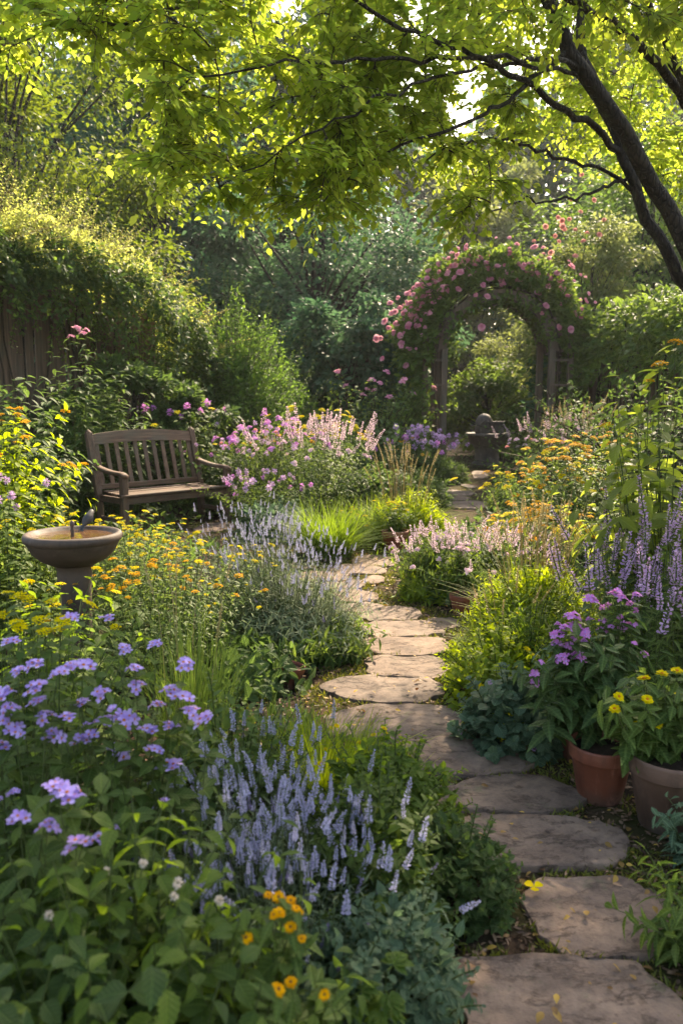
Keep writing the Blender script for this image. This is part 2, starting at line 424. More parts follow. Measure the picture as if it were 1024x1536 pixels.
# ------------------------------------------------------------------ things
def thing(name, label, cat, loc=(0, 0, 0), rz=0, group=None):
    o = bpy.data.objects.new(name, None); C.objects.link(o)
    o.empty_display_size = .1
    o.location = loc; o.rotation_euler = (0, 0, rz); return tag(o, label, cat, group)
def tag(o, label, cat, group=None):
    o['label'] = label; o['category'] = cat
    if group: o['group'] = group
    return o
def struct(o): o['kind'] = 'structure'; return o
def stuff(o, label, cat):
    o['kind'] = 'stuff'; o['label'] = label; o['category'] = cat; return o

# ------------------------------------------------------------------ flowers (built once, unit diameter about 1, facing +Z)
UP = np.array([0, 0, 1.])
def ring_dirs(n, el, ph=0):
    a = np.arange(n) * 2 * math.pi / n + ph
    return np.stack([np.cos(a) * math.cos(el), np.sin(a) * math.cos(el), np.full(n, math.sin(el))], -1)
PET = leaf_t([(0, 0), (.25, .16), (.6, .26), (.88, .2), (1, 0)], -.05, .18)
PETR = leaf_t([(0, 0), (.3, .26), (.65, .42), (.92, .3), (1, 0)], .12, -.1)
def petals(g, n, L, el, w, ph, rng, c=(0, 0, 0), t=PET, mi=0, axis=None):
    d = ring_dirs(n, el, ph); d += rng.normal(0, .08, d.shape); d = nrm(d)
    R = frames(d, np.tile(UP, (n, 1)))
    if axis is not None:
        B = frames(np.array([[1e-3, 1, 0.]]), axis[None])[0]
        d = d @ B.T; R = np.einsum('ij,njk->nik', B, R)
    sc = np.stack([np.full(n, w), np.full(n, L), np.full(n, L)], -1) * rng.uniform(.85, 1.1, (n, 1))
    g.inst(t, np.tile(np.array(c, float), (n, 1)), R, sc, mi, rng.uniform(0, 1, n))
def f_daisy(seed, n=11, el=.15, wc=.5, cr=.16, centre=True):
    g = Geo(); r = np.random.default_rng(seed)
    petals(g, n, .5, el, wc, r.uniform(0, 6), r, (0, 0, .02))
    petals(g, n, .42, el + .25, wc * .9, r.uniform(0, 6), r, (0, 0, .04))
    if centre: g.inst(DOME, np.array([[0, 0, .02]]), np.eye(3)[None], [[cr, cr, cr * .8]], 1, np.array([.5]))
    return g
def f_phlox(seed, k=6, fr=.24):
    g = Geo(); r = np.random.default_rng(seed)
    for i in range(k):
        a = i * 2.4 + r.uniform(-.3, .3); rad = .34 * math.sqrt((i + .4) / k)
        ax = nrm(np.array([math.cos(a) * rad * 2.2, math.sin(a) * rad * 2.2, .8]) + r.normal(0, .2, 3))
        c = np.array([math.cos(a) * rad, math.sin(a) * rad, .2 - rad * .75 + r.normal(0, .03)])
        petals(g, 5, fr, .02, fr * .82, r.uniform(0, 6), r, c, PETR, 0, ax)
        g.inst(DOME_S, (c + ax * .01)[None], frames(np.array([[1e-3, 1, 0]]), ax[None]), fr * .27, 1, np.array([r.uniform()]))
    return g
def f_spike(seed, L=1.0, rad=.12, rows=9, per=7, pl=.16, gap=0):
    """a flower spike of length L standing on its stem"""
    g = Geo(); r = np.random.default_rng(seed)
    for i in range(rows):
        t = i / (rows - 1); z = L * (gap + (1 - gap) * t)
        w = rad * (1 - .6 * t ** 3) * r.uniform(.8, 1.2)
        n = max(3, int(per * (1 - .3 * t)))
        d = ring_dirs(n, .25 + .7 * t ** 2, r.uniform(0, 6)); d = nrm(d + r.normal(0, .25, d.shape))
        p = d * np.array([w, w, 0]) * .4 + np.array([0, 0, z]); p[:, 2] += r.normal(0, .015, n)
        g.inst(PETR, p, frames(d, np.tile(UP, (n, 1)) + r.normal(0, .3, (n, 3))), pl * (1 - .35 * t) * r.uniform(.6, 1.2, n), 0, r.uniform(0, 1, n))
    tubes(g, [[[0, 0, -.05], [0, 0, L * .5], [0, 0, L]]], [[.02, .018, .01]], 4, 1)
    return g
def f_umbel(seed, n=26, h=.22):
    g = Geo(); r = np.random.default_rng(seed)
    i = np.arange(n); a = i * 2.4; rad = .48 * np.sqrt((i + .3) / n)
    p = np.stack([rad * np.cos(a), rad * np.sin(a), h * (1 - (rad / .5) ** 2) * .6], -1) + r.normal(0, .02, (n, 3))
    g.inst(DOME_S, p, np.tile(np.eye(3), (n, 1, 1)), np.stack([r.uniform(.07, .12, n)] * 2 + [r.uniform(.05, .12, n)], -1), 0, r.uniform(0, 1, n))
    s = p[::3]
    tubes(g, np.stack([np.tile([[0, 0, -.35]], (len(s), 1)), s * np.array([.5, .5, .4]) + [0, 0, -.15], s], 1), .012, 3, 1)
    return g
def f_rose(seed):
    g = Geo(); r = np.random.default_rng(seed)
    for n, el, L, w in ((6, .1, .5, .62), (6, .55, .46, .6), (5, .95, .42, .52), (4, 1.25, .38, .4)):
        petals(g, n, L, el, w, r.uniform(0, 6), r, (0, 0, -.05), PETR)
    return g
def f_puff(seed, n=70):
    g = Geo(); r = np.random.default_rng(seed)
    d = nrm(r.normal(0, 1, (n, 3)) + [0, 0, .35])
    g.inst(PET, d * .12, frames(d, np.tile(UP, (n, 1)) + r.normal(0, .3, (n, 3))), np.stack([r.uniform(.16, .26, n)] * 2 + [np.full(n, .2)], -1) * [1, 1.6, 1], 0, r.uniform(0, 1, n))
    return g
FL = {
    'lilac': ([f_phlox(s, 5, .27) for s in range(5)], ['lilac', 'orange']),
    'magenta': ([f_phlox(s + 10, 10, .2) for s in range(3)], ['magenta', 'lilac']),
    'palephlox': ([f_phlox(s + 20, 9, .2) for s in range(3)], ['palepink', 'magenta']),
    'pinkphlox': ([f_phlox(s + 30, 8, .22) for s in range(3)], ['pink', 'magenta']),
    'lav': ([f_spike(s, 1, .12, 12, 8, .125, .0) for s in range(5)], ['lav', 'grey']),
    'lavdark': ([f_spike(s + 50, .8, .085, 9, 6, .11, .0) for s in range(3)], ['lavdark', 'grey']),
    'salvia': ([f_spike(s + 9, 1, .085, 15, 6, .08) for s in range(4)], ['lav2', 'stem']),
    'pinkspike': ([f_spike(s + 19, 1, .10, 11, 6, .12) for s in range(3)], ['palepink', 'stem']),
    'straw': ([f_spike(s + 29, 1, .045, 12, 4, .09) for s in range(3)], ['dry', 'dry']),
    'yarrow': ([f_umbel(s) for s in range(4)], ['yellow', 'stem']),
    'goldyarrow': ([f_umbel(s + 5, 24, .4) for s in range(4)], ['gold', 'stem']),
    'daisy': ([f_daisy(s, 10) for s in range(4)], ['gold', 'brown']),
    'ydaisy': ([f_daisy(s + 7, 12, .3, .5, .2) for s in range(4)], ['yellow', 'orange']),
    'rose': ([f_rose(s) for s in range(5)], ['pink', 'pink']),
    'coral': ([f_rose(s + 6) for s in range(3)], ['coral', 'coral']),
    'puff': ([f_puff(s) for s in range(3)], ['cream', 'cream']),
    'mpuff': ([f_puff(s + 4, 50) for s in range(3)], ['magenta', 'magenta']),
    'lpuff': ([f_puff(s + 8, 50) for s in range(3)], ['lav2', 'lav2']),
}
FMESH, FTEMP = {}, {}
for k_, (gs_, ms_) in FL.items():
    FMESH[k_] = [g.mesh('flower_head', [M[m] for m in ms_]) for g in gs_]
    FTEMP[k_] = [g.template() for g in gs_]
FMESH['daisy'] = [f_daisy(s_, 10, centre=False).mesh('flower_head', [M['gold']]) for s_ in range(4)]
FMESH['ydaisy'] = [f_daisy(s_ + 7, 12, .3, .5, .2, centre=False).mesh('flower_head', [M['yellow']]) for s_ in range(4)]
def centre_mesh(cr, m):
    g = Geo(); g.inst(DOME, np.array([[0, 0, .02]]), np.eye(3)[None], [[cr, cr, cr * .8]], 0, np.array([.5])); return g.mesh('flower_centre', [M[m]])
FCEN = {'daisy': centre_mesh(.16, 'brown'), 'ydaisy': centre_mesh(.2, 'orange')}
def add_flowers(root, kind, P, D, S, rng, name='flower_head', limit=100):
    """P local positions, D facing directions, S sizes. The nearest (largest) are parts, the rest one stuff part"""
    n = len(P)
    if n == 0: return
    P = np.asarray(P, float); D = nrm(np.asarray(D, float)); S = np.broadcast_to(np.asarray(S, float), (n,))
    w = P + np.array(root.location)
    order = np.argsort(np.linalg.norm(w - [0, 0, HC], axis=1) / S)
    ref = nrm(rng.normal(0, 1, (n, 3)))
    Rm = frames(ref - (ref * D).sum(1, keepdims=True) * D, D)
    from mathutils import Matrix
    nv = len(FMESH[kind])
    for i in order[:limit]:
        o = bpy.data.objects.new(name, FMESH[kind][int(rng.integers(nv))]); C.objects.link(o); o.parent = root
        m4 = np.eye(4); m4[:3, :3] = Rm[i] * S[i]; m4[:3, 3] = P[i]
        o.matrix_local = Matrix(m4.tolist())
        if kind in FCEN:
            fc = bpy.data.objects.new('flower_centre', FCEN[kind]); C.objects.link(fc); fc.parent = o
    rest = order[limit:]
    if len(rest):
        g = Geo(); v = rng.integers(0, nv, len(rest))
        for k in range(nv):
            sel = rest[v == k]
            g.inst(FTEMP[kind][k], P[sel], Rm[sel], S[sel], None, rng.uniform(0, 1, len(sel)))
        o = g.build(name, [M[m] for m in FL[kind][1]], root); o['kind'] = 'stuff'

# ------------------------------------------------------------------ plants
def curve(b, e, K, arch, rng, wob=.02):
    """N stems from b to e, leaving the ground steeply and leaning out"""
    t = np.linspace(0, 1, K)[None, :, None]
    d = e - b; L = np.linalg.norm(d, axis=1)[:, None, None]
    hor = d[:, None, :] * np.array([1, 1, 0.]); ver = d[:, None, :] * np.array([0, 0, 1.])
    p = b[:, None, :] + hor * t ** (1 + arch) + ver * (t if arch == 0 else (1 - (1 - t) ** (1 + arch * .35)))
    ph = rng.uniform(0, 6, (len(b), 1, 2)); w = np.sin(t * 5 + ph) * L * wob * t
    p[..., :2] += w
    return p
def along(P, ts):
    """points and tangents on curves P (N,K,3) at ts (N,M)"""
    K = P.shape[1]; x = ts * (K - 1); i = np.clip(x.astype(int), 0, K - 2); f = (x - i)[..., None]
    n = np.arange(len(P))[:, None]
    a, b = P[n, i], P[n, i + 1]
    return a * (1 - f) + b * f, nrm(b - a)
def leaves_on(g, P, per, t, L, rng, t0=.12, t1=1.0, ang=.5, taper=.5, droop=.15, mi=0, wide=1.0, pair=False, rbase=None):
    N = len(P)
    ts = np.linspace(t0, t1, per)[None] + rng.uniform(-.5, .5, (N, per)) * (t1 - t0) / per
    if pair: ts = np.repeat(ts[:, ::2], 2, 1)[:, :per]
    ts = np.clip(ts, 0, .999)
    p, T = along(P, ts)
    ref = np.where(np.abs(T[..., 2:3]) > .95, np.array([1., 0, 0]), UP)
    u = nrm(np.cross(T, ref)); w = np.cross(T, u)
    i = np.arange(ts.shape[1])[None]
    if pair: phi = (i // 2) * (math.pi / 2) + (i % 2) * math.pi + rng.uniform(0, 6, (N, 1)) + rng.normal(0, .25, ts.shape)
    else: phi = i * 2.4 + rng.uniform(0, 6, (N, 1)) + rng.normal(0, .35, ts.shape)
    rad = u * np.cos(phi)[..., None] + w * np.sin(phi)[..., None]
    a = (ang + rng.normal(0, .22, ts.shape))[..., None]
    d = rad * np.cos(a) + T * np.sin(a); d[..., 2] -= droop * rng.uniform(.3, 1.6, ts.shape); d = nrm(d)
    n = T - (T * d).sum(-1, keepdims=True) * d + rng.normal(0, .18, d.shape); n[..., 2] += .35
    ln = L * (1 - taper * ((ts - t0) / max(t1 - t0, 1e-3)) ** 1.5) * rng.uniform(.65, 1.2, ts.shape)
    d, n, p, ln = d.reshape(-1, 3), n.reshape(-1, 3), p.reshape(-1, 3), ln.ravel()
    base = np.repeat(rng.uniform(0, 1, N) if rbase is None else rbase, ts.shape[1])
    rn = np.clip(.5 * base + .5 * rng.uniform(0, 1, len(p)) + .18 * (ts.ravel() - .5), 0, 1)
    g.inst(t, p, frames(d, n), np.stack([ln * wide, ln, ln], -1), mi, rn)
def disc(rng, n, r, ecc=(1, 1)):
    a = rng.uniform(0, 2 * math.pi, n); q = np.sqrt(rng.uniform(0, 1, n)) * r
    return np.stack([q * np.cos(a) * ecc[0], q * np.sin(a) * ecc[1], np.zeros(n)], -1)
SEED = [100]
def nextrng():
    SEED[0] += 1; return np.random.default_rng(SEED[0])
def herb(name, label, cat, px, Y, r, h, n, leaf, L, mat, per=14, arch=.6, lean=.5, t0=.12, ang=.45, taper=.5, droop=.15, sr=.003, wide=1.0, pair=False,
         flowers=(), tips=None, ecc=(1, 1), group=None, z0=0.0, smat='stem', x=None, basal=0, hvar=.22, top=1.0):
    """a plant of leafy stems; flowers: (kind, size lo, size hi, share of stems, part name, sink)"""
    rng = nextrng()
    root = thing(name, label, cat, (gx(px, Y) if x is None else x, Y, z0), 0, group)
    b = disc(rng, n, r * .55, ecc)
    rr = np.linalg.norm(b[:, :2], axis=1, keepdims=True) / max(r * .55, 1e-6)
    e = b.copy(); out = b[:, :2] + rng.normal(0, .25 * r, (n, 2))
    e[:, :2] = b[:, :2] + out * lean / .55
    e[:, 2] = h * (1 - hvar * rng.uniform(0, 1, n) - .32 * np.minimum(rr[:, 0], 1.2) ** 2)
    if tips is not None:
        k = len(tips); tw = np.array([at(*t) for t in tips]) - np.array(root.location)
        e[:k] = tw; b[:k, :2] = np.clip(tw[:, :2] * .55 + rng.normal(0, .04, (k, 2)), -r, r)
        b[:k, :2] = tw[:, :2] * .6 + rng.normal(0, .04, (k, 2))
    P = curve(b, e, 7, arch, rng)
    g = Geo()
    rad = np.linspace(1, .45, 7)[None] * sr * rng.uniform(.8, 1.2, (n, 1))
    tubes(g, P, rad, 4 if Y < 4 else 3, 1, rng.uniform(0, 1, n))
    leaves_on(g, P, per, leaf, L, rng, t0, top, ang, taper, droop, 0, wide, pair)
    if basal:
        bb = disc(rng, basal, r * .9, ecc); ee = bb + np.concatenate([bb[:, :2] * .5 + rng.normal(0, .1 * r, (basal, 2)), np.full((basal, 1), h * .35)], 1)
        Pb = curve(bb, ee, 4, .5, rng); leaves_on(g, Pb, 10, leaf, L * 1.15, rng, .1, 1, .3, .2, .25, 0, wide)
    g.build('foliage', [M[mat], M[smat]], root)
    used = 0
    T = nrm(P[:, -1] - P[:, -2])
    order = np.arange(n) if tips is not None else np.argsort(-P[:, -1, 2] + rng.uniform(0, .25 * h, n))
    for fk in flowers:
        kind, lo, hi, share = fk[:4]; nm = fk[4] if len(fk) > 4 else 'flower_head'; toup = fk[5] if len(fk) > 5 else .5
        m = share if isinstance(share, int) else int(share * n)
        sel = order[used:used + m]; used += m
        D = nrm(T[sel] * (1 - toup) + UP * toup + rng.normal(0, .16, (len(sel), 3)) + np.array([0, -.15, 0]))
        add_flowers(root, kind, P[sel, -1], D, rng.uniform(lo, hi, len(sel)), rng, nm)
    return root
def grass(name, label, cat, px, Y, r, h, n, w, mat, lean=.8, seeds=0, seed_h=1.4, group=None, flowers=(), ecc=(1, 1), x=None, z0=0, stiff=.5, seedk='straw'):
    rng = nextrng()
    root = thing(name, label, cat, (gx(px, Y) if x is None else x, Y, z0), 0, group)
    b = disc(rng, n, r * .5, ecc)
    a = np.arctan2(b[:, 1], b[:, 0]) + rng.normal(0, .7, n)
    L = h * rng.uniform(.55, 1.15, n); out = L * lean * rng.uniform(.15, 1, n)
    d = np.stack([np.cos(a), np.sin(a), np.zeros(n)], -1)
    K = 6; t = np.linspace(0, 1, K)[None, :, None]
    ver = np.sqrt(np.maximum(L ** 2 - out ** 2 * .6, (L * .3) ** 2))[:, None, None]
    P = b[:, None] + d[:, None] * (out[:, None, None] * t ** (1.4 + stiff)) + UP * (ver * (t - (.42 - .3 * stiff) * (out / L)[:, None, None] * t ** 3))
    T = nrm(np.gradient(P, axis=1)); side = nrm(np.cross(T, np.broadcast_to(d[:, None], T.shape)) + 1e-6)
    wd = (w * rng.uniform(.6, 1.2, n))[:, None] * np.array([.7, 1, 1, .8, .5, .06])[None]
    nn = np.cross(side, T)
    v = np.stack([P - side * wd[..., None] * .5, P + nn * wd[..., None] * -.15, P + side * wd[..., None] * .5], 2).reshape(-1, 3)
    k = np.arange(K - 1)
    q = np.concatenate([np.stack([k * 3 + j, k * 3 + j + 1, k * 3 + j + 4, k * 3 + j + 3], -1) for j in (0, 1)]).reshape(-1)
    lv = (q[None] + (np.arange(n) * K * 3)[:, None]).ravel()
    g = Geo(); g.add(v, lv, np.full(n * (K - 1) * 2, 4), 0, np.repeat(rng.uniform(0, 1, n), K * 3))
    if seeds:
        bs = disc(rng, seeds, r * .45, ecc); es = bs + np.concatenate([bs[:, :2] * .7 + rng.normal(0, .12 * r, (seeds, 2)), h * seed_h * rng.uniform(.75, 1.1, (seeds, 1))], 1)
        Ps = curve(bs, es, 6, .7, rng); tubes(g, Ps, np.linspace(1, .6, 6)[None] * .0022 * np.ones((seeds, 1)) * (1 + Y / 14), 3, 1, rng.uniform(0, 1, seeds))
        g.build('foliage', [M[mat], M['dry']], root)
        add_flowers(root, seedk, Ps[:, -1] - nrm(Ps[:, -1] - Ps[:, -2]) * .02, Ps[:, -1] - Ps[:, -2], rng.uniform(.10, .17, seeds), rng, 'seed_head' if seedk == 'straw' else 'flower_spike')
    else: g.build('foliage', M[mat], root)
    for kind, lo, hi, m in flowers:
        sel = rng.choice(n, m, replace=False)
        add_flowers(root, kind, P[sel, 4] + [0, 0, .02], nrm(UP + rng.normal(0, .3, (m, 3))), rng.uniform(lo, hi, m), rng)
    return root
def mound_pts(rng, n, rx, ry, h, inner=.62, lump=.16):
    d = rng.normal(0, 1, (n, 3)); d[:, 2] = np.abs(d[:, 2]) * .9 + .02; d = nrm(d)
    ph = rng.uniform(0, 6, 6)
    lp = 1 + lump * (np.sin(d[:, 0] * 5 + ph[0]) * np.sin(d[:, 1] * 5 + ph[1]) + .6 * np.sin(d[:, 0] * 9 + d[:, 2] * 8 + ph[2]) * np.sin(d[:, 1] * 10 + ph[3]))
    q = (inner + (1 - inner) * np.sqrt(rng.uniform(0, 1, n))) * lp
    return d * q[:, None] * [rx, ry, h], d, q
def mound(name, label, cat, px, Y, rx, ry, h, n, leaf, L, mat, flowers=(), group=None, up=.5, inner=.55, x=None, lump=.16, wide=1.0, sprig=0, z0=0):
    """a low rounded plant of many leaves; stems inside"""
    rng = nextrng()
    root = thing(name, label, cat, (gx(px, Y) if x is None else x, Y, z0), 0, group)
    p, d, q = mound_pts(rng, n, rx, ry, h, inner, lump)
    p[:, 2] = np.maximum(p[:, 2], .01)
    dd = nrm(nrm(d * [1, 1, .6]) + rng.normal(0, .55, (n, 3)) + [0, 0, .1]); nn = nrm(d * .6 + UP * up + rng.normal(0, .35, (n, 3)))
    g = Geo(); ln = L * rng.uniform(.6, 1.2, n)
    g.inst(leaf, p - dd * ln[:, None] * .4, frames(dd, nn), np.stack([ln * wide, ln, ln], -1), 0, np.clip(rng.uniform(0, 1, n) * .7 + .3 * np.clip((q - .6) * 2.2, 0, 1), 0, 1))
    k = max(10, n // 40); sel = rng.choice(n, k, replace=False)
    tubes(g, curve(disc(rng, k, min(rx, ry) * .4), p[sel] * .95, 5, .5, rng), np.linspace(1, .4, 5)[None] * .003 * (1 + Y / 10) * np.ones((k, 1)), 3, 1)
    if sprig:
        ps, ds, _ = mound_pts(rng, sprig, rx, ry, h, .85, lump); es = ps + nrm(ds + UP * .7) * rng.uniform(.1, .35, (sprig, 1)) * h
        Ps = curve(ps * .8, es, 6, .4, rng); tubes(g, Ps, .002 * (1 + Y / 10), 3, 1); leaves_on(g, Ps, 16, leaf, L * .8, rng, .2, 1, .5, .5, .1, 0, wide)
    g.build('foliage', [M[mat], M['stem']], root)
    for fk in flowers:
        kind, lo, hi, m = fk[:4]; nm = fk[4] if len(fk) > 4 else 'flower_head'; rise = fk[5] if len(fk) > 5 else .06
        pf, df, _ = mound_pts(rng, m, rx, ry, h, .93, lump)
        D = nrm(df * .5 + UP * .6 + rng.normal(0, .2, (m, 3)) + [0, -.15, 0]); pf = pf + nrm(df + UP) * rise * h * rng.uniform(.2, 1.6, (m, 1)) + [0, 0, .01]
        add_flowers(root, kind, pf, D, rng.uniform(lo, hi, m), rng, nm)
    return root
def tree(name, label, x, Y, h, tr, crown, nleaf, leaf, L, mat, clumps=60, seed=0, group=None, z0=0, lowfrac=.15, cs=.34, cat='tree', flat=.6, droop=.2):
    """crown: list of ellipsoids (dx, dy, z, rx, ry, rz); leaves gather in clumps on limbs"""
    rng = np.random.default_rng(5000 + seed)
    root = thing(name, label, cat, (x, Y, z0), 0, group)
    K = 8; t = np.linspace(0, 1, K)[:, None]
    cx_, cy_, cz_ = np.mean([c[:3] for c in crown], axis=0)
    top = np.array([cx_ * .7, cy_ * .7, h * .82])
    trunk = top * t + np.stack([np.sin(t[:, 0] * 4 + seed) * .12 * h * .1, np.cos(t[:, 0] * 3 + seed) * .1 * h * .1, 0 * t[:, 0]], -1)
    trunk[0] = 0
    g = Geo(); tubes(g, [trunk], [tr * np.linspace(1.15, .25, K)], 9, 0)
    vol = np.array([c[3] * c[4] * c[5] for c in crown]); pick = rng.choice(len(crown), clumps, p=vol / vol.sum())
    cr = np.array(crown)[pick]
    d = nrm(rng.normal(0, 1, (clumps, 3))); q = .35 + .65 * rng.uniform(0, 1, clumps) ** .5
    cc = cr[:, :3] + d * q[:, None] * cr[:, 3:]
    cc[:, 2] = np.maximum(cc[:, 2], .3)
    hh = np.clip((cc[:, 2] / h - .18) * rng.uniform(.6, .95, clumps), .12, .95); kk = hh * (K - 1)
    i = np.clip(kk.astype(int), 0, K - 2); f = (kk - i)[:, None]; st = trunk[i] * (1 - f) + trunk[i + 1] * f
    P = curve(st, cc, 7, .25, rng, .05)
    tubes(g, P, tr * .3 * np.linspace(1, .2, 7)[None] * rng.uniform(.5, 1, (clumps, 1)), 5, 0)
    g.build('trunk', M['bark'], root)
    g = Geo(); ci = rng.integers(0, clumps, nleaf)
    rad = np.array([min(c[3:]) for c in cr]) * cs * rng.uniform(.7, 1.3, clumps)
    off = nrm(rng.normal(0, 1, (nleaf, 3))) * (rng.uniform(0, 1, nleaf) ** .5)[:, None] * [1, 1, flat]
    p = cc[ci] + off * rad[ci][:, None] * 1.25
    outd = nrm(off + .5 * d[ci] + rng.normal(0, .5, (nleaf, 3))); outd[:, 2] -= droop
    nn = nrm(UP * .8 + .5 * d[ci] + rng.normal(0, .45, (nleaf, 3)))
    ln = L * rng.uniform(.6, 1.3, nleaf)
    g.inst(leaf, p, frames(outd, nn), ln, 0, np.clip(rng.uniform(0, 1, clumps)[ci] * .5 + .5 * rng.uniform(0, 1, nleaf), 0, 1))
    g.build('crown', M[mat], root)
    return root

# ================================================================== THE PLACE
# ------------------------------------------------------------------ ground, path, stones
def sheet(name, pts, z, mat):
    g = Geo(); g.add([(p[0], p[1], z) for p in pts], np.arange(len(pts)), [len(pts)])
    return struct(g.build(name, mat, smooth=False))
sheet('ground', [(-300, -100), (300, -100), (300, 500), (-300, 500)], 0, M['soil'])
PATH_L = [(600, 1800), (640, 1536), (700, 1400), (660, 1290), (560, 1190), (470, 1100), (455, 1040), (500, 990), (505, 940), (470, 905), (420, 870), (420, 845), (500, 826), (590, 790), (640, 752), (690, 722), (712, 690)]
PATH_R = [(750, 690), (740, 722), (745, 770), (660, 800), (610, 832), (590, 880), (640, 905), (700, 935), (725, 990), (740, 1050), (840, 1110), (905, 1160), (980, 1240), (1060, 1340), (1090, 1440), (1180, 1536), (1250, 1800)]
sheet('path', [ground(*p) for p in PATH_L + PATH_R], .004, M['pathsoil'])
SIDE = [(425, 875), (300, 812), (250, 800), (300, 782), (350, 782), (430, 802), (470, 850)]
sheet('side_path', [ground(*p) for p in SIDE], .008, M['pathsoil'])

STONES = [  # px centre, py centre, half width, half height, shape, label
    (842, 1512, 172, 78, 1, 'large grey brown stepping stone closest to the camera, cut off by the bottom edge'),
    (905, 1380, 116, 62, 2, 'rounded stepping stone with a yellow petal at its edge, second from the bottom'),
    (804, 1268, 126, 42, 3, 'wide flat stepping stone level with the foot of the weathered grey clay pot'),
    (773, 1199, 97, 30, 4, 'stepping stone beside the foot of the red terracotta pot'),
    (645, 1201, 56, 25, 5, 'small stepping stone half covered by the green leaves of the lavender bed'),
    (694, 1140, 98, 28, 6, 'stepping stone in front of the blue green round leaved mound'),
    (597, 1090, 103, 29, 7, 'dark oval stepping stone above the yellow green grass tuft'),
    (577, 1037, 93, 20, 8, 'stepping stone with scattered fallen leaves, beside the tilted little clay pot'),
    (618, 1004, 76, 18, 9, 'stepping stone crossed by thin plant shadows, just beyond the one with fallen leaves'),
    (606, 974, 67, 14.5, 10, 'sunlit stepping stone with a notch of dirt, third in the pale sunny run'),
    (603, 947, 63, 12.5, 11, 'sunlit straight sided stepping stone level with the flat slab by the small pot'),
    (583, 924, 49, 11.5, 12, 'broken cornered stepping stone at the end of the sunny run'),
    (540, 915, 36, 8, 13, 'narrow pointed stepping stone tucked behind the broken cornered one'),
    (531, 897, 35, 10, 14, 'pale stepping stone by the edge of the tall lavender, below the bend of the path'),
    (516, 880, 34, 7, 15, 'thin pale stepping stone inside the bend of the path'),
    (484, 868, 40, 8, 16, 'stepping stone partly behind the lavender spikes at the bend'),
    (452, 852, 21, 5, 17, 'little stepping stone below the fresh green grassy mound, behind the lavender'),
    (536, 857, 41, 8, 18, 'wide stepping stone rimmed with moss below the grassy mound'),
    (564, 843, 34, 9, 19, 'stepping stone beside the terracotta pot at the top of the bend'),
    (561, 873, 16, 6, 20, 'smallest stepping stone touching the pale pink flower bed'),
    (664, 938, 26, 9, 21, 'flat slab in front of the small terracotta pot under the pink flowers'),
    (690, 991, 22, 6, 22, 'small half buried slab at the foot of the yellow green grass clump'),
    (400, 817, 31, 8, 23, 'paving stone of the side path between the bench and the lavender'),
    (322, 793, 26, 7, 24, 'paving stone at the front leg of the wooden bench'),
    (683, 741, 26, 5, 25, 'distant stepping stone in shade, middle one of the three beyond the yellow green bush'),
    (678, 749, 26, 3.4, 26, 'thin distant stepping stone squeezed between two wider ones'),
    (702, 759, 32, 6, 27, 'distant stepping stone nearest the yellow flower bed'),
    (702, 731, 9, 3, 28, 'tiny far stepping stone by the green cushion plants'),
    (719, 713, 12, 6, 29, 'far stone slab in the shaded path before the stone fountain'),
    (730, 692, 15, 4, 30, 'rough slab lying at the foot of the stone fountain'),
]
for (sx, sy, hw, hh, sd_, lab) in STONES:
    rng = np.random.default_rng(sd_ + 40)
    c = ground(sx, sy); wx = np.linalg.norm(ground(sx + hw, sy) - ground(sx - hw, sy)) / 2
    wy = (ground(sx, sy - hh)[1] - ground(sx, sy + hh)[1]) / 2 * .97
    n = 64; a = np.arange(n) * 2 * math.pi / n
    ex = 2.0 / rng.uniform(1.9, 3.0); wx *= 1.02; wy *= 1.01
    ox = np.sign(np.cos(a)) * np.abs(np.cos(a)) ** ex; oy = np.sign(np.sin(a)) * np.abs(np.sin(a)) ** ex
    rad = 1 + sum(rng.normal(0, .075 / (k ** .75)) * np.cos(k * a + rng.uniform(0, 6)) for k in range(2, 12)) + rng.normal(0, .007, n)
    ox, oy = ox * rad * wx, oy * rad * wy
    sk = rng.normal(0, .12); ox = ox + oy * sk
    g = Geo(); v, f = [], []
    H = .024 * rng.uniform(.8, 1.25)
    rings = [(1.01, -.03), (1.0, H * .86), (.992, H * .97), (.975, H * 1.0), (.8, H), (.6, H), (.38, H), (.18, H)]
    ph = rng.uniform(0, 6, 4)
    for i, (s, z) in enumerate(rings):
        jit = rng.normal(0, .003, n) if i in (1, 2) else 0
        x, y = ox * s, oy * s
        zz = z + (.004 * np.sin(x * 11 + ph[0]) * np.sin(y * 13 + ph[1]) + .003 * np.sin(x * 23 + y * 9 + ph[2]) if i > 2 else 0) + jit
        v.append(np.stack([x, y, np.broadcast_to(zz, x.shape)], -1))
    v = np.concatenate(v + [np.array([[0, 0, H]])])
    m = len(rings)
    for k in range(m - 1):
        for i in range(n): f.append((k * n + i, k * n + (i + 1) % n, (k + 1) * n + (i + 1) % n, (k + 1) * n + i))
    for i in range(n): f.append(((m - 1) * n + i, (m - 1) * n + (i + 1) % n, m * n))
    t = tmpl(v, f); g.add(t['v'], t['lv'], t['lc'])
    o = g.build('stepping_stone', M['stone'], loc=c)
    tag(o, lab, 'stepping stone', 'flat stones of the garden path')

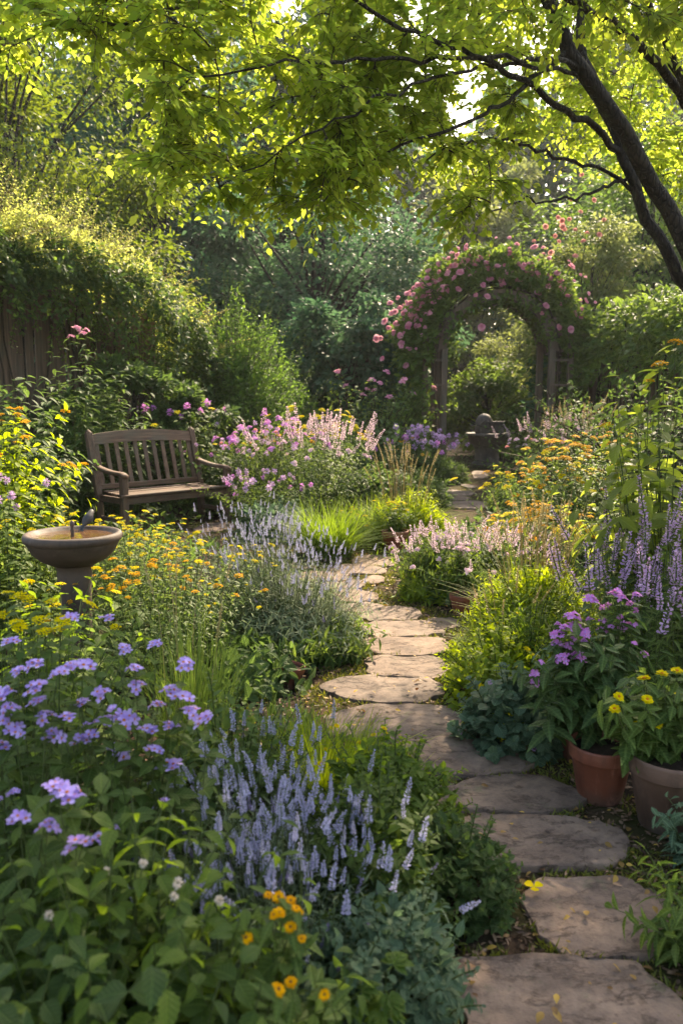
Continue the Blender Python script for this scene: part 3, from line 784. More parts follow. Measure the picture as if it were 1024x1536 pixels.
# moss, bark chips and fallen leaves between the stones
def inpoly(P, x, y):
    c = np.zeros(len(x), bool); j = len(P) - 1
    for i in range(len(P)):
        xi, yi, xj, yj = P[i][0], P[i][1], P[j][0], P[j][1]
        c ^= ((yi > y) != (yj > y)) & (x < (xj - xi) * (y - yi) / (yj - yi + 1e-12) + xi); j = i
    return c
PW = [ground(*p) for p in PATH_L + PATH_R]
def on_stone(x, y, grow=1.0):
    k = np.zeros(len(x), bool)
    for (sx, sy, hw, hh, _, _) in STONES:
        c = ground(sx, sy); wx = hw / F * (c[1] * CP + HC * SP); wy = (ground(sx, sy - hh)[1] - ground(sx, sy + hh)[1]) / 2
        k |= np.abs((x - c[0]) / wx / grow) ** 2.5 + np.abs((y - c[1]) / wy / grow) ** 2.5 < 1
    return k
rng = np.random.default_rng(3)
def scatter(n, ylo, yhi, bias=2.0, width=1.1):
    y = ylo + (yhi - ylo) * rng.uniform(0, 1, n) ** bias
    pc = np.interp(y, [1.5, 2.2, 2.9, 3.3, 4.0, 4.8, 5.6, 7.0, 9, 12, 20], [.62, .72, .72, .62, .3, .45, .45, .15, .45, 1.9, 3.5])
    return pc + rng.uniform(-1, 1, n) * width, y
x, y = scatter(90000, 1.5, 10, 1.7, 1.0)
dens = np.sin(x * 7 + 1) * np.sin(y * 6) + .6 * np.sin(x * 17 + y * 13)
k = inpoly(PW, x, y) & ~on_stone(x, y, .97) & (dens > -.25); x, y = x[k], y[k]
g = Geo(); n = len(x)
d = nrm(rng.normal(0, .8, (n, 3)) * [1, 1, .3] + [0, 0, .8])
g.inst(NARROW, np.stack([x, y, np.full(n, .002)], -1), frames(d, rng.normal(0, 1, (n, 3))), np.stack([rng.uniform(.05, .09, n), rng.uniform(.012, .042, n), rng.uniform(.012, .04, n)], -1), 0, rng.uniform(0, 1, n))
for (sx, sy, hw, hh, sd_, _) in STONES:
    c = ground(sx, sy); wx = hw / F * (c[1] * CP + HC * SP); wy = (ground(sx, sy - hh)[1] - ground(sx, sy + hh)[1]) / 2
    m_ = int(900 * (wx + wy)); a = rng.uniform(0, 2 * math.pi, m_); kp = np.sin(a * 3 + sd_) + .7 * np.sin(a * 7 + sd_ * 2) + rng.normal(0, .4, m_) > -.1; a = a[kp]; m_ = len(a)
    q = rng.uniform(.97, 1.12, m_); ex = .8
    x = c[0] + np.sign(np.cos(a)) * np.abs(np.cos(a)) ** ex * wx * q; y = c[1] + np.sign(np.sin(a)) * np.abs(np.sin(a)) ** ex * wy * q
    d = nrm(rng.normal(0, .8, (m_, 3)) * [1, 1, .3] + [0, 0, .8])
    g.inst(NARROW, np.stack([x, y, np.full(m_, .004)], -1), frames(d, rng.normal(0, 1, (m_, 3))), np.stack([rng.uniform(.05, .1, m_), rng.uniform(.015, .05, m_), rng.uniform(.012, .04, m_)], -1), 0, rng.uniform(0, 1, m_))
stuff(g.build('moss', M['moss']), 'green and yellow moss tufts growing in the joints between the stepping stones', 'moss')
x, y = scatter(26000, 1.5, 8, 1.6, 1.5); k = ~on_stone(x, y, .99); x, y = x[k], y[k]; n = len(x)
CHIP = leaf_t([(0, 0), (.15, .3), (.6, .36), (1, 0)], .2, .1)
g = Geo(); d = nrm(rng.normal(0, 1, (n, 3)) * [1, 1, .25])
g.inst(CHIP, np.stack([x, y, rng.uniform(.006, .016, n)], -1), frames(d, UP + rng.normal(0, .5, (n, 3))), np.stack([rng.uniform(.006, .02, n), rng.uniform(.008, .04, n), np.full(n, .02)], -1), 0, rng.uniform(0, 1, n) ** 1.5)
stuff(g.build('mulch', M['chip']), 'brown bark chips and twigs scattered over the soil beside the path', 'mulch')
x, y = scatter(1500, 1.7, 9, 1.5, .95); n = len(x)
z = np.where(on_stone(x, y), .044, .02)
g = Geo(); d = nrm(rng.normal(0, 1, (n, 3)) * [1, 1, .12])
keep = rng.uniform(0, 1, n) < np.where(z > .04, .33, 1)
g.inst(OV, np.stack([x, y, z], -1)[keep], frames(d, UP + rng.normal(0, .25, (n, 3)))[keep], rng.uniform(.012, .04, n)[keep], 0, (rng.uniform(0, 1, n) ** 1.5)[keep])
stuff(g.build('fallen_leaves', M['deadleaf']), 'small dry yellow and brown leaves fallen on the path', 'fallen leaves')
g = Geo(); petals(g, 3, .032, .1, .04, .4, rng, (0, 0, 0), PETR)
tag(g.build('fallen_petal', M['yellow'], loc=ground(800, 1352) + [0, 0, .05]), 'bright yellow petal lying on the edge of a rounded stepping stone', 'petal')

# ------------------------------------------------------------------ bench
TH = R_(46)
bench = thing('garden_bench', 'weathered wooden bench with slatted arched back and armrests, backed by dark shrubs', 'bench', (gx(249, 10.1), 10.1, 0), TH)
W, D, SH, BH, AH = 1.6, .70, .47, 1.20, .74
for s in (-1, 1):
    g = Geo(); beam(g, (s * (W / 2 - .04), -D / 2 + .05, 0), (s * (W / 2 - .04), -D / 2 + .05, AH - .03), .085, .075, (0, 1, 0), rnd=.4); g.build('leg', M['woodz'], bench, False)
    g = Geo()
    beam(g, (s * (W / 2 - .04), D / 2 - .08, 0), (s * (W / 2 - .04), D / 2 - .06, SH), .08, .07, (0, 1, 0), rnd=.4)
    beam(g, (s * (W / 2 - .04), D / 2 - .065, SH - .03), (s * (W / 2 - .04), D / 2 + .13, BH), .08, .07, (0, 1, 0), rnd=.45)
    P = [[[s * (W / 2 - .04), D / 2 + .125, BH - .02], [s * (W / 2 - .04), D / 2 + .13, BH + .015], [s * (W / 2 - .04), D / 2 + .12, BH + .035]]]
    tubes(g, P, [[.04, .037, .012]], 10, 0, .45, True)
    g.build('back_post', M['woodz'], bench, False)
    g = Geo()   # armrest: a smooth swept bar that dips and rolls over at its front
    ys = np.linspace(D / 2 + .02, -D / 2 + .0, 14); tt = np.linspace(0, 1, 14)
    zs = AH + .07 * (1 - tt) ** 2 - .012 * np.sin(tt * math.pi) ; zs[-2:] -= [.008, .03]
    hw, hh = .042, .022
    v = []
    for yy, z_ in zip(ys, zs):
        for (ax, az) in ((-hw, -hh * .6), (-hw * .8, -hh), (hw * .8, -hh), (hw, -hh * .6), (hw, hh * .6), (hw * .75, hh), (-hw * .75, hh), (-hw, hh * .6)):
            v.append((s * (W / 2 - .04) + ax, yy, z_ + az))
    f = [(k_ * 8 + i, k_ * 8 + (i + 1) % 8, (k_ + 1) * 8 + (i + 1) % 8, (k_ + 1) * 8 + i) for k_ in range(13) for i in range(8)]
    f += [tuple(range(7, -1, -1)), tuple(range(104, 112))]
    t = tmpl(v, f); g.add(t['v'], t['lv'], t['lc'], 0, .6); g.build('armrest', M['wood'], bench)
ys = np.linspace(-D / 2 + .03, D / 2 - .12, 6)
for i, yy in enumerate(ys):
    g = Geo(); xs = np.linspace(-W / 2 + (.0 if i == 0 else .0), W / 2, 2)
    box(g, (0, yy, SH + .012 - .03 * math.sin(i / 5 * math.pi) * .6), (W + (.06 if i == 0 else -.17), .083, .026), None, 0, .006, .3 + .1 * ((i * 37) % 7)); g.build('seat_slat', M['wood'], bench, False)
g = Geo(); box(g, (0, -D / 2 + .045, SH - .055), (W - .16, .03, .08), None, 0, .004, .3); box(g, (0, D / 2 - .1, SH - .055), (W - .16, .03, .08), None, 0, .004, .3)
for s in (-1, 1): box(g, (s * (W / 2 - .04), -.02, SH - .055), (.035, D - .22, .075), None, 0, .004, .3); box(g, (s * (W / 2 - .04), -.02, .17), (.035, D - .2, .05), None, 0, .004, .3)
g.build('seat_frame', M['wood'], bench, False)
def by(z): return D / 2 - .065 + (z - SH + .03) * (.195 / (BH - SH + .03))
n = 15; xs = np.linspace(-W / 2 + .08, W / 2 - .08, n); v = []
for x_ in xs:
    top_ = BH - .03 + .055 * (1 - (x_ / (W / 2)) ** 2) ; bot = BH - .155 + .035 * (1 - (x_ / (W / 2)) ** 2)
    for (z_, o_) in ((bot, -.018), (top_, -.018), (top_, .018), (bot, .018)): v.append((x_, by(z_) + o_ - .004, z_))
f = [(k_ * 4 + i, (k_ + 1) * 4 + i, (k_ + 1) * 4 + (i + 1) % 4, k_ * 4 + (i + 1) % 4) for k_ in range(n - 1) for i in range(4)]
g = Geo(); t = tmpl(v, f); g.add(t['v'], t['lv'], t['lc'], 0, .75); g.build('top_rail', M['wood'], bench, False)
g = Geo(); box(g, (0, by(SH + .06), SH + .07), (W - .16, .034, .065), None, 0, .005, .5); g.build('bottom_rail', M['wood'], bench, False)
for i in range(11):
    x_ = -W / 2 + .12 + (W - .24) * i / 10; z1 = BH - .145 + .035 * (1 - (x_ / (W / 2)) ** 2)
    g = Geo(); beam(g, (x_, by(SH + .09), SH + .09), (x_, by(z1), z1), .058, .018, (0, 1, 0), 0, .003, .35 + .1 * ((i * 5) % 6)); g.build('back_slat', M['woodz'], bench, False)

# ------------------------------------------------------------------ bird bath with its bird
bl = (gx(121, 4.2), 4.2, 0)
bath = thing('bird_bath', 'round brown stone bird bath on a pedestal, filled with water, among yellow flowers', 'bird bath', bl)
g = Geo(); lathe(g, [(.001, .0), (.17, .0), (.17, .05), (.15, .075), (.10, .11), (.082, .2), (.078, .4), (.083, .6), (.092, .68), (.088, .70), (.105, .73)], 40); g.build('pedestal', M['bath'], bath)
g = Geo(); lathe(g, [(.06, .728), (.12, .735), (.17, .76), (.212, .80), (.236, .845), (.24, .855)], 56); bowl = g.build('bowl', M['bath'], bath)
g = Geo(); lathe(g, [(.237, .852), (.25, .862), (.256, .876), (.254, .892), (.245, .902), (.232, .904), (.220, .896), (.20, .872), (.15, .85), (.001, .845)], 56); g.build('rim', M['bath'], bowl)
g = Geo(); lathe(g, [(.0005, .883), (.1, .883), (.2075, .883)], 48); g.build('water', M['water'], bath)
g = Geo(); lathe(g, [(.012, .84), (.008, .9), (.011, .915), (.007, .93), (.012, .945), (.013, .96), (.001, .97)], 12); g.build('spout', M['bath'], bath, loc=(.005, -.02, 0))
bird = thing('bird', 'small dark grey bird with its tail down, perched behind the bird bath rim', 'bird', (bl[0] + .012, bl[1] + .225, .905), R_(68))
bird.scale = (.68, .68, .68)
g = Geo(); P = np.array([[[-.062, 0, .0], [-.04, 0, .025], [-.01, 0, .052], [.02, 0, .075], [.038, 0, .098], [.056, 0, .112], [.066, 0, .112]]])
tubes(g, P, [[.008, .026, .037, .035, .024, .021, .006]], 12, 0, .5, True); g.build('body', M['bird'], bird)
g = Geo(); tubes(g, [[[.068, 0, .113], [.082, 0, .110]]], [[.006, .001]], 6); g.build('beak', M['brown'], bird)
g = Geo(); g.inst(LANCE, np.array([[-.045, -.008, .02], [-.045, .008, .02], [-.045, 0, .02]]), frames(np.array([[-.8, -.1, -.55], [-.8, .1, -.55], [-.8, 0, -.6]]), np.tile(UP, (3, 1))), .09); g.build('tail', M['bird'], bird)
for s in (-1, 1):
    g = Geo(); tubes(g, [[[0.0, s * .012, .03], [.004, s * .013, .012], [.0, s * .013, .0]]], .0025, 5); g.build('leg', M['brown'], bird)
    g = Geo(); g.inst(OV, np.array([[.03, s * .034, .075]]), frames(np.array([[-.85, 0, -.55]]), np.array([[0, s, .25]])), .085); g.build('wing', M['bird'], bird)

# ------------------------------------------------------------------ pots
def pot(label, px, py, r, h, mat, tilt=0, group='clay flower pots beside the path'):
    c = ground(px, py); o = thing('flower_pot', label, 'flower pot', c, 0, group)
    if tilt: o.rotation_euler = (0, R_(tilt), 0)
    rb = r * .68
    g = Geo(); lathe(g, [(.001, 0), (rb * .97, 0), (rb, .01), (r * .92, h * .76), (r * .925, h * .765)], 48); pb = g.build('body', M[mat], o)
    g = Geo(); lathe(g, [(r * .915, h * .755), (r * .985, h * .765), (r * .995, h * .79), (r * 1.0, h * .96), (r * .985, h), (r * .94, h), (r * .915, h * .98), (r * .9, h * .84)], 48); g.build('rim', M[mat], pb)
    g = Geo(); lathe(g, [(r * .905, h * .87), (r * .5, h * .89), (.001, h * .9)], 32); g.build('soil', M['soil'], o)
    return o, c, h * .88
P1 = pot('red brown terracotta pot standing behind the weathered pot, holding pink flowers', 898, 1196, .128, .235, 'clay')
P2 = pot('weathered grey brown clay pot with thick rim, holding yellow daisies', 1000, 1236, .158, .285, 'clay2')
P3 = pot('dark clay pot almost hidden behind the red brown terracotta pot', 866, 1138, .10, .19, 'clay')
P4 = pot('small terracotta pot of white and yellow flowers beyond the bend of the path', 592, 829, .145, .24, 'clay')
P5 = pot('small terracotta pot half hidden under the pale pink flower mass', 694, 924, .105, .17, 'clay')
P6 = pot('little tilted terracotta pot at the foot of the tall lavender', 432, 1030, .075, .13, 'clay', 12)

# ------------------------------------------------------------------ fountain seen through the arch
fl = (gx(729, 19.3), 19.3, 0)
ft = thing('stone_fountain', 'dark stone fountain basin with a carved dome on it, under the rose arch', 'fountain', fl)
g = Geo(); lathe(g, [(.001, 0), (.36, 0), (.36, .10), (.30, .13), (.28, .42), (.33, .50)], 36); g.build('pedestal', M['darkstone'], ft)
g = Geo(); lathe(g, [(.30, .50), (.42, .58), (.46, .72), (.52, .74), (.53, .80), (.50, .82), (.42, .80), (.001, .78)], 40); g.build('basin', M['darkstone'], ft)
g = Geo(); lathe(g, [(.001, .78), (.20, .78), (.22, .84), (.22, 1.02), (.20, 1.12), (.14, 1.22), (.07, 1.27), (.001, 1.285)], 28); g.build('dome', M['darkstone'], ft, loc=(-.08, 0, 0))
g = Geo(); v = []; 
for i in range(13):
    a = math.pi * i / 12; v.append((math.cos(a) * .12, 0, .98 + math.sin(a) * .12))
v = [(.12, 0, .80)] + v + [(-.12, 0, .80)]
pts = np.array(v); tubes(g, [pts + [-.08, -.21, 0]], .022, 6); g.build('niche_moulding', M['darkstone'], ft)
g = Geo(); box(g, (.26, .02, .92), (.26, .3, .26), None, 0, .03); box(g, (.26, .02, 1.07), (.3, .34, .05), None, 0, .02); g.build('side_block', M['darkstone'], ft, False)

# ------------------------------------------------------------------ rose arch
ax, ay = gx(735, 17.0), 17.0
arch = thing('garden_arch', 'rustic wooden garden arch with round top, covered in climbing pink roses', 'arch', (ax, ay, 0))
RI, ZS, DP = 1.02, 2.58, 1.0
for yy in (-DP / 2, DP / 2):
    for s in (-1, 1):
        for k_, (dx, w_) in enumerate(((.07, .13), (.45, .11))):
            g = Geo(); beam(g, (s * (RI + dx), yy, 0), (s * (RI + dx), yy, ZS + (.05 if k_ == 0 else .35)), w_, w_, (0, 1, 0), 0, .01, .3 + .3 * k_); g.build('post', M['archwood'], arch, False)
    g = Geo(); n = 22; v = []
    for i in range(n):
        a = math.pi * i / (n - 1)
        for (r_, o_) in ((RI, -.05), (RI + .2, -.05), (RI + .2, .05), (RI, .05)): v.append((math.cos(a) * r_, yy + o_, ZS + math.sin(a) * r_))
    f = [(k_ * 4 + i, (k_ + 1) * 4 + i, (k_ + 1) * 4 + (i + 1) % 4, k_ * 4 + (i + 1) % 4) for k_ in range(n - 1) for i in range(4)]
    t = tmpl(v, f); g.add(t['v'], t['lv'], t['lc'], 0, .4); g.build('arched_beam', M['archwood'], arch, False)
for i in range(13):
    a = math.pi * i / 12; r_ = RI + .235
    g = Geo(); box(g, (math.cos(a) * r_, 0, ZS + math.sin(a) * r_), (.06, DP + .3, .06), np.array([[math.cos(a), 0, -math.sin(a)], [0, 1, 0], [math.sin(a), 0, math.cos(a)]]), 0, .006, .2 + .5 * (i % 3) / 2); g.build('cross_slat', M['archwood'], arch, False)
for s in (-1, 1):
    g = Geo()
    for j in range(7): box(g, (s * (RI + .26), 0, .35 + j * .36), (.03, DP, .045), None, 0, .004, .4)
    for j in range(4): box(g, (s * (RI + .235), -.3 + .2 * j, 1.3), (.02, .04, 2.5), None, 0, .004, .5)
    for j in range(5): box(g, (s * (RI + .26), -DP / 2 - .06, .4 + j * .5), (.42, .025, .05), None, 0, .004, .4)
    g.build('lattice', M['archwood'], arch, False)
rng = np.random.default_rng(77)
rose = thing('climbing_rose', 'climbing rose with clusters of pink blooms arching over the wooden garden arch', 'rose', (ax, ay, 0))
n = 15000
a = math.pi * rng.uniform(-.02, 1.06, n); lump = 1 + .12 * np.sin(a * 9) + .09 * np.sin(a * 17 + 1)
thick = np.where(a > 1.7, .8, .62) * lump
rr = RI + .2 + thick * rng.uniform(0, 1, n) ** .75
p = np.stack([np.cos(a) * rr, rng.uniform(-.82, .7, n), ZS + np.sin(a) * rr * 1.02 + .05], -1)
m_ = 5200; xx = np.where(rng.uniform(0, 1, m_) < .6, -1, 1); zz = rng.uniform(.5, ZS + .3, m_)
p2 = np.stack([xx * (RI + .35 + np.abs(rng.normal(0, .3, m_)) * (zz / ZS) ** .6), rng.normal(0, .45, m_), zz], -1)
m3 = 1500; a3 = math.pi * rng.uniform(.05, .95, m3); r3 = RI + .12 - np.abs(rng.normal(0, .12, m3)); p3 = np.stack([np.cos(a3) * r3, rng.uniform(-.75, .5, m3), ZS + np.sin(a3) * r3], -1)
p = np.concatenate([p, p2, p3]); n = len(p)
od = nrm(p - [0, 0, ZS - .4]); d = nrm(od + rng.normal(0, .7, (n, 3)) - [0, 0, .25]); nn = nrm(od + UP * .5 + rng.normal(0, .5, (n, 3)))
g = Geo(); g.inst(MIDL, p, frames(d, nn), rng.uniform(.08, .16, n), 0, rng.uniform(0, 1, n))
k_ = 50; a = math.pi * rng.uniform(0, 1, k_); st = np.stack([np.cos(a) * 1.6, rng.normal(0, .4, k_), ZS + np.sin(a) * 1.7], -1); en = st + nrm(st - [0, 0, ZS - .5]) * rng.uniform(.4, .75, (k_, 1)) + rng.normal(0, .15, (k_, 3))
Ps = curve(st, en, 6, .5, rng); tubes(g, Ps, .008, 3, 1); leaves_on(g, Ps, 14, MIDL, .10, rng, .2, 1, .5, .4, .2, 0)
can = []
for s in (-1, 1):
    for j in range(4):
        t = np.linspace(0, 1, 12); ang = np.pi * .5 * np.clip((t - .5) * 2, 0, 1)
        xs = s * np.where(t < .5, RI + .25 + .1 * j, (RI + .25 + .08 * j) * np.cos(ang)); z_ = np.where(t < .5, t * 2 * ZS, ZS + (RI + .25 + .08 * j) * np.sin(ang))
        can.append(np.stack([xs + .06 * np.sin(t * 9 + j), np.full(12, -.5 + .3 * j) + .08 * np.sin(t * 7 + j * 2), z_], -1))
tubes(g, can, .016, 5, 1)
g.build('foliage', [M['mid'], M['twig']], rose)
# pink blooms, most of them on the left shoulder and along the top
RPX = [(577,482),(588,470),(597,447),(600,462),(605,470),(612,456),(585,455),(594,486),(613,488),(590,501),(600,503),(571,507),(565,508),(602,515),(583,492),(611,441),(620,432),(628,447),(635,445),(626,428),(640,418),(648,412),(652,424),(663,430),(668,432),(645,437),(633,456),(658,408),(678,400),(682,398),(697,392),(701,404),(690,409),(650,419),(729,394),(730,398),(724,428),(734,419),(753,427),(751,421),(763,408),(779,399),(786,397),(796,396),(797,401),(805,412),(777,421),(796,411),(821,429),(824,418),(835,410),(840,422),(842,434),(825,415),(806,440),(818,459),(850,444),(870,475),(855,494),(838,491),(812,470),(730,445),(713,443),(687,434),(673,438),(622,478),(635,471),(573,538),(608,548),(722,491),(856,400),(862,470),(840,456),(745,400),(712,398),(641,428),(617,471),(660,420),(671,411),(592,468)]
P_, D_, S_ = [], [], []
for (qx, qy) in RPX:
    Y_ = ay - rng.uniform(.62, .86); w_ = at(qx, qy, Y_) - np.array([ax, ay, 0])
    P_.append(w_); D_.append(nrm(nrm(w_ - [0, 0, ZS]) * .6 + [0, -.7, .35] + rng.normal(0, .25, 3))); S_.append(rng.uniform(.09, .18))
for _ in range(130):   # smaller blooms and buds between them
    a = math.pi * (rng.uniform(.12, .92) if rng.uniform() < .6 else rng.uniform(.6, 1.0)); r_ = RI + .2 + rng.uniform(.35, .95)
    w_ = np.array([math.cos(a) * r_, rng.uniform(-.88, -.65), ZS + math.sin(a) * r_])
    P_.append(w_); D_.append(nrm(nrm(w_ - [0, 0, ZS]) * .6 + [0, -.7, .35] + rng.normal(0, .35, 3))); S_.append(rng.uniform(.06, .12))
add_flowers(rose, 'rose', P_, D_, S_, rng, 'rose_bloom')

# ------------------------------------------------------------------ fences with their climbers
def fence(name, label, A, B, h, bw, mat, rails=2, seed=0):
    rng = np.random.default_rng(seed + 900)
    A, B = np.array(A, float), np.array(B, float); L = np.linalg.norm(B - A); u = (B - A) / L; rz = math.atan2(u[1], u[0])
    root = thing(name, label, 'fence', (A[0], A[1], 0), rz)
    n = int(L / bw); g = Geo()
    for i in range(n):
        hh_ = h * rng.uniform(.96, 1.02); tl = rng.normal(0, .006)
        beam(g, (bw * (i + .5), 0, .02), (bw * (i + .5) + tl * 3, rng.normal(0, .006), hh_), bw * rng.uniform(.84, .95), .022, (0, 1, 0), 0, .004, rng.uniform(0, 1))
    g.build('board_panel', M[mat], root, False)
    for k in range(int(L / 2.2) + 1):
        g = Geo(); box(g, (min(k * 2.2 + .06, L - .06), .075, h / 2), (.1, .1, h), None, 0, .006, .3); g.build('post', M[mat], root, False)
    for k in range(rails):
        g = Geo(); box(g, (L / 2, .026, h * (.22 + .6 * k / max(rails - 1, 1))), (L, .028, .09), None, 0, .004, .5); g.build('rail', M[mat], root, False)
    return root, u, L
FA, FB = (-6.6, 8.5), (-3.2, 14.2)
fl_, fu, fL = fence('board_fence', 'tall weathered vertical board fence under a heavy mound of vine, beyond the bench', FA, FB, 3.25, .15, 'fence', 3, 1)
fn = np.array([fu[1], -fu[0]])       # towards the garden
rng = np.random.default_rng(21)
vine = thing('climbing_vine', 'dense small leaved vine mounded over the tall board fence, its shoots glowing in the sun', 'vine', (FA[0], FA[1], 0))
def fpt(s, o, z): return np.stack([fu[0] * s + fn[0] * o, fu[1] * s + fn[1] * o, z], -1)
n = 42000
s = rng.uniform(1.5, fL + 1.0, n); th = rng.uniform(-.35, math.pi + .3, n)
topz = np.interp(s, [0, 3.0, 4.6, 5.4, 6.2, 7.5], [3.95, 3.98, 3.92, 3.65, 3.25, 2.5]) + .12 * np.sin(s * 5) + .08 * np.sin(s * 11 + 2)
ro = np.interp(s, [0, 4, 5.6, 7.6], [.62, .8, 1.2, .9]); q = .55 + .45 * np.sqrt(rng.uniform(0, 1, n))
lump = 1 + .13 * np.sin(s * 7 + th * 3) + .08 * np.sin(s * 17 + th * 9)
o_ = np.cos(th) * ro * q * lump + .12; z_ = topz - .55 + np.sin(th) * .62 * q * lump
front = np.cos(th) > 0; hang = rng.uniform(0, 1, n) ** 2.2 * np.interp(s, [0, 3, 5.0, 5.6, 6.5], [.55, .6, .8, 1.7, 2.2]); z_ = np.where(front & (rng.uniform(0, 1, n) < .45), z_ - hang, z_)
p = fpt(s, o_, z_); od = np.stack([fn[0] * np.cos(th), fn[1] * np.cos(th), np.sin(th)], -1)
d = nrm(od + rng.normal(0, .6, (n, 3)) - [0, 0, .35]); nn = nrm(od + UP * .5 + rng.normal(0, .4, (n, 3)))
lit_top = (z_ > topz - .16 + rng.normal(0, .12, n)); g = Geo()  # top leaves get the yellower colour, painting sunlight onto the mound
for k_, sel in ((0, ~lit_top), (2, lit_top)): g.inst(MIDL, p[sel], frames(d, nn)[sel], rng.uniform(.045, .11, sel.sum()), k_, rng.uniform(0, 1, sel.sum()))
# hanging strands in front of the boards
k_ = 95; s = 1.5 + (fL - .9) * rng.uniform(0, 1, k_) ** .6; zt = np.interp(s, [0, 4.6, 6.2, 7.5], [3.3, 3.2, 2.5, 2.0]); ln = rng.uniform(.3, 1.9, k_) * np.interp(s, [0, 4.8, 5.4, 7], [.5, .6, 1.2, 1.3])
t = np.linspace(0, 1, 8)[None]; oo = .5 - .2 * t + .06 * np.sin(t * 7 + rng.uniform(0, 6, (k_, 1))) + rng.normal(0, .12, (k_, 1))
P = np.stack([fu[0] * (s[:, None] + .06 * np.sin(t * 6 + s[:, None] * 9)) + fn[0] * oo, fu[1] * (s[:, None] + .06 * np.sin(t * 6 + s[:, None] * 9)) + fn[1] * oo, np.maximum(zt[:, None] - ln[:, None] * t, .1)], -1)
tubes(g, P, .005, 3, 1); leaves_on(g, P, 26, MIDL, .085, rng, .02, 1, .2, .2, .6, 0)
# stems on the boards
k_ = 14; s = rng.uniform(2.5, fL, k_); P = np.stack([np.stack([fu * (s_ + .12 * math.sin(z * 2 + s_ * 5)) for z in np.linspace(0, 3.2, 9)]) for s_ in s]); P = np.concatenate([P + fn * .05, np.tile(np.linspace(0, 3.2, 9), (k_, 1))[..., None]], -1); tubes(g, P, .014, 5, 1)
g.build('foliage', [M['vine'], M['twig'], M['vine_sunlit']], vine)
g = Geo()   # long sunlit shoots standing up and out of the mound
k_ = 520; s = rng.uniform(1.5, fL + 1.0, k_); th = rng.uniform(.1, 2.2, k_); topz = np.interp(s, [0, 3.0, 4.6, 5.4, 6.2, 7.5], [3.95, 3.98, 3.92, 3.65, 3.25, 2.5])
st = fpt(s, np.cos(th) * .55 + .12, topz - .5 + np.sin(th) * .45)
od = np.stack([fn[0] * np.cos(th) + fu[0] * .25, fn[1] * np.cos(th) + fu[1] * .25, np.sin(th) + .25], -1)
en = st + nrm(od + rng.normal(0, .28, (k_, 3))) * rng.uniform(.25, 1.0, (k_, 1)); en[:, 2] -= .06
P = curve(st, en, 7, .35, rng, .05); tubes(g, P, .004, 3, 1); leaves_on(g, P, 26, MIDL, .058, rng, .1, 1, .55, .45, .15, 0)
g.build('shoot', [M['vine_sunlit'], M['dry']], vine)
RA, RB = (6.6, 11.0), (5.15, 18.5)
rf_, ru, rL = fence('picket_fence', 'dark vertical slat fence behind the leafy climber, past the rose arch', RA, RB, 2.35, .17, 'fence', 2, 2)
rng = np.random.default_rng(22)
rv = thing('leafy_climber', 'broad leaved climber spilling over the slat fence beside the rose arch, sunlit on top', 'climber', (RA[0], RA[1], 0))
n = 11000; s = rng.uniform(-1, rL + .4, n); th = rng.uniform(-.4, math.pi, n); rn_ = np.array([-ru[1], ru[0]])
lump = 1 + .2 * np.sin(s * 4 + th * 2) + .12 * np.sin(s * 11 + th * 7); q = .4 + .6 * np.sqrt(rng.uniform(0, 1, n))
o_ = np.cos(th) * .6 * q * lump + .1; z_ = 2.75 + np.sin(th) * .75 * q * lump - (np.cos(th) > 0) * rng.uniform(0, 1, n) ** 2 * .9
p = np.stack([ru[0] * s + rn_[0] * o_, ru[1] * s + rn_[1] * o_, z_], -1); od = np.stack([rn_[0] * np.cos(th), rn_[1] * np.cos(th), np.sin(th)], -1)
d = nrm(od + rng.normal(0, .6, (n, 3)) - [0, 0, .5]); nn = nrm(od + UP * .5 + rng.normal(0, .4, (n, 3)))
g = Geo(); g.inst(OV, p, frames(d, nn), rng.uniform(.09, .18, n), 0, rng.uniform(0, 1, n))
k_ = 45; s = rng.uniform(0, rL, k_); P = curve(np.stack([ru[0] * s + rn_[0] * .1, ru[1] * s + rn_[1] * .1, 0 * s], -1), np.stack([ru[0] * s + rn_[0] * .2, ru[1] * s + rn_[1] * .2, np.full(k_, 2.7)], -1) + rng.normal(0, .2, (k_, 3)), 8, .1, rng, .04); tubes(g, P, .014, 5, 1)
leaves_on(g, P, 9, OV, .13, rng, .1, 1, .2, .1, .5, 0)
g.build('foliage', [M['mid'], M['twig']], rv)

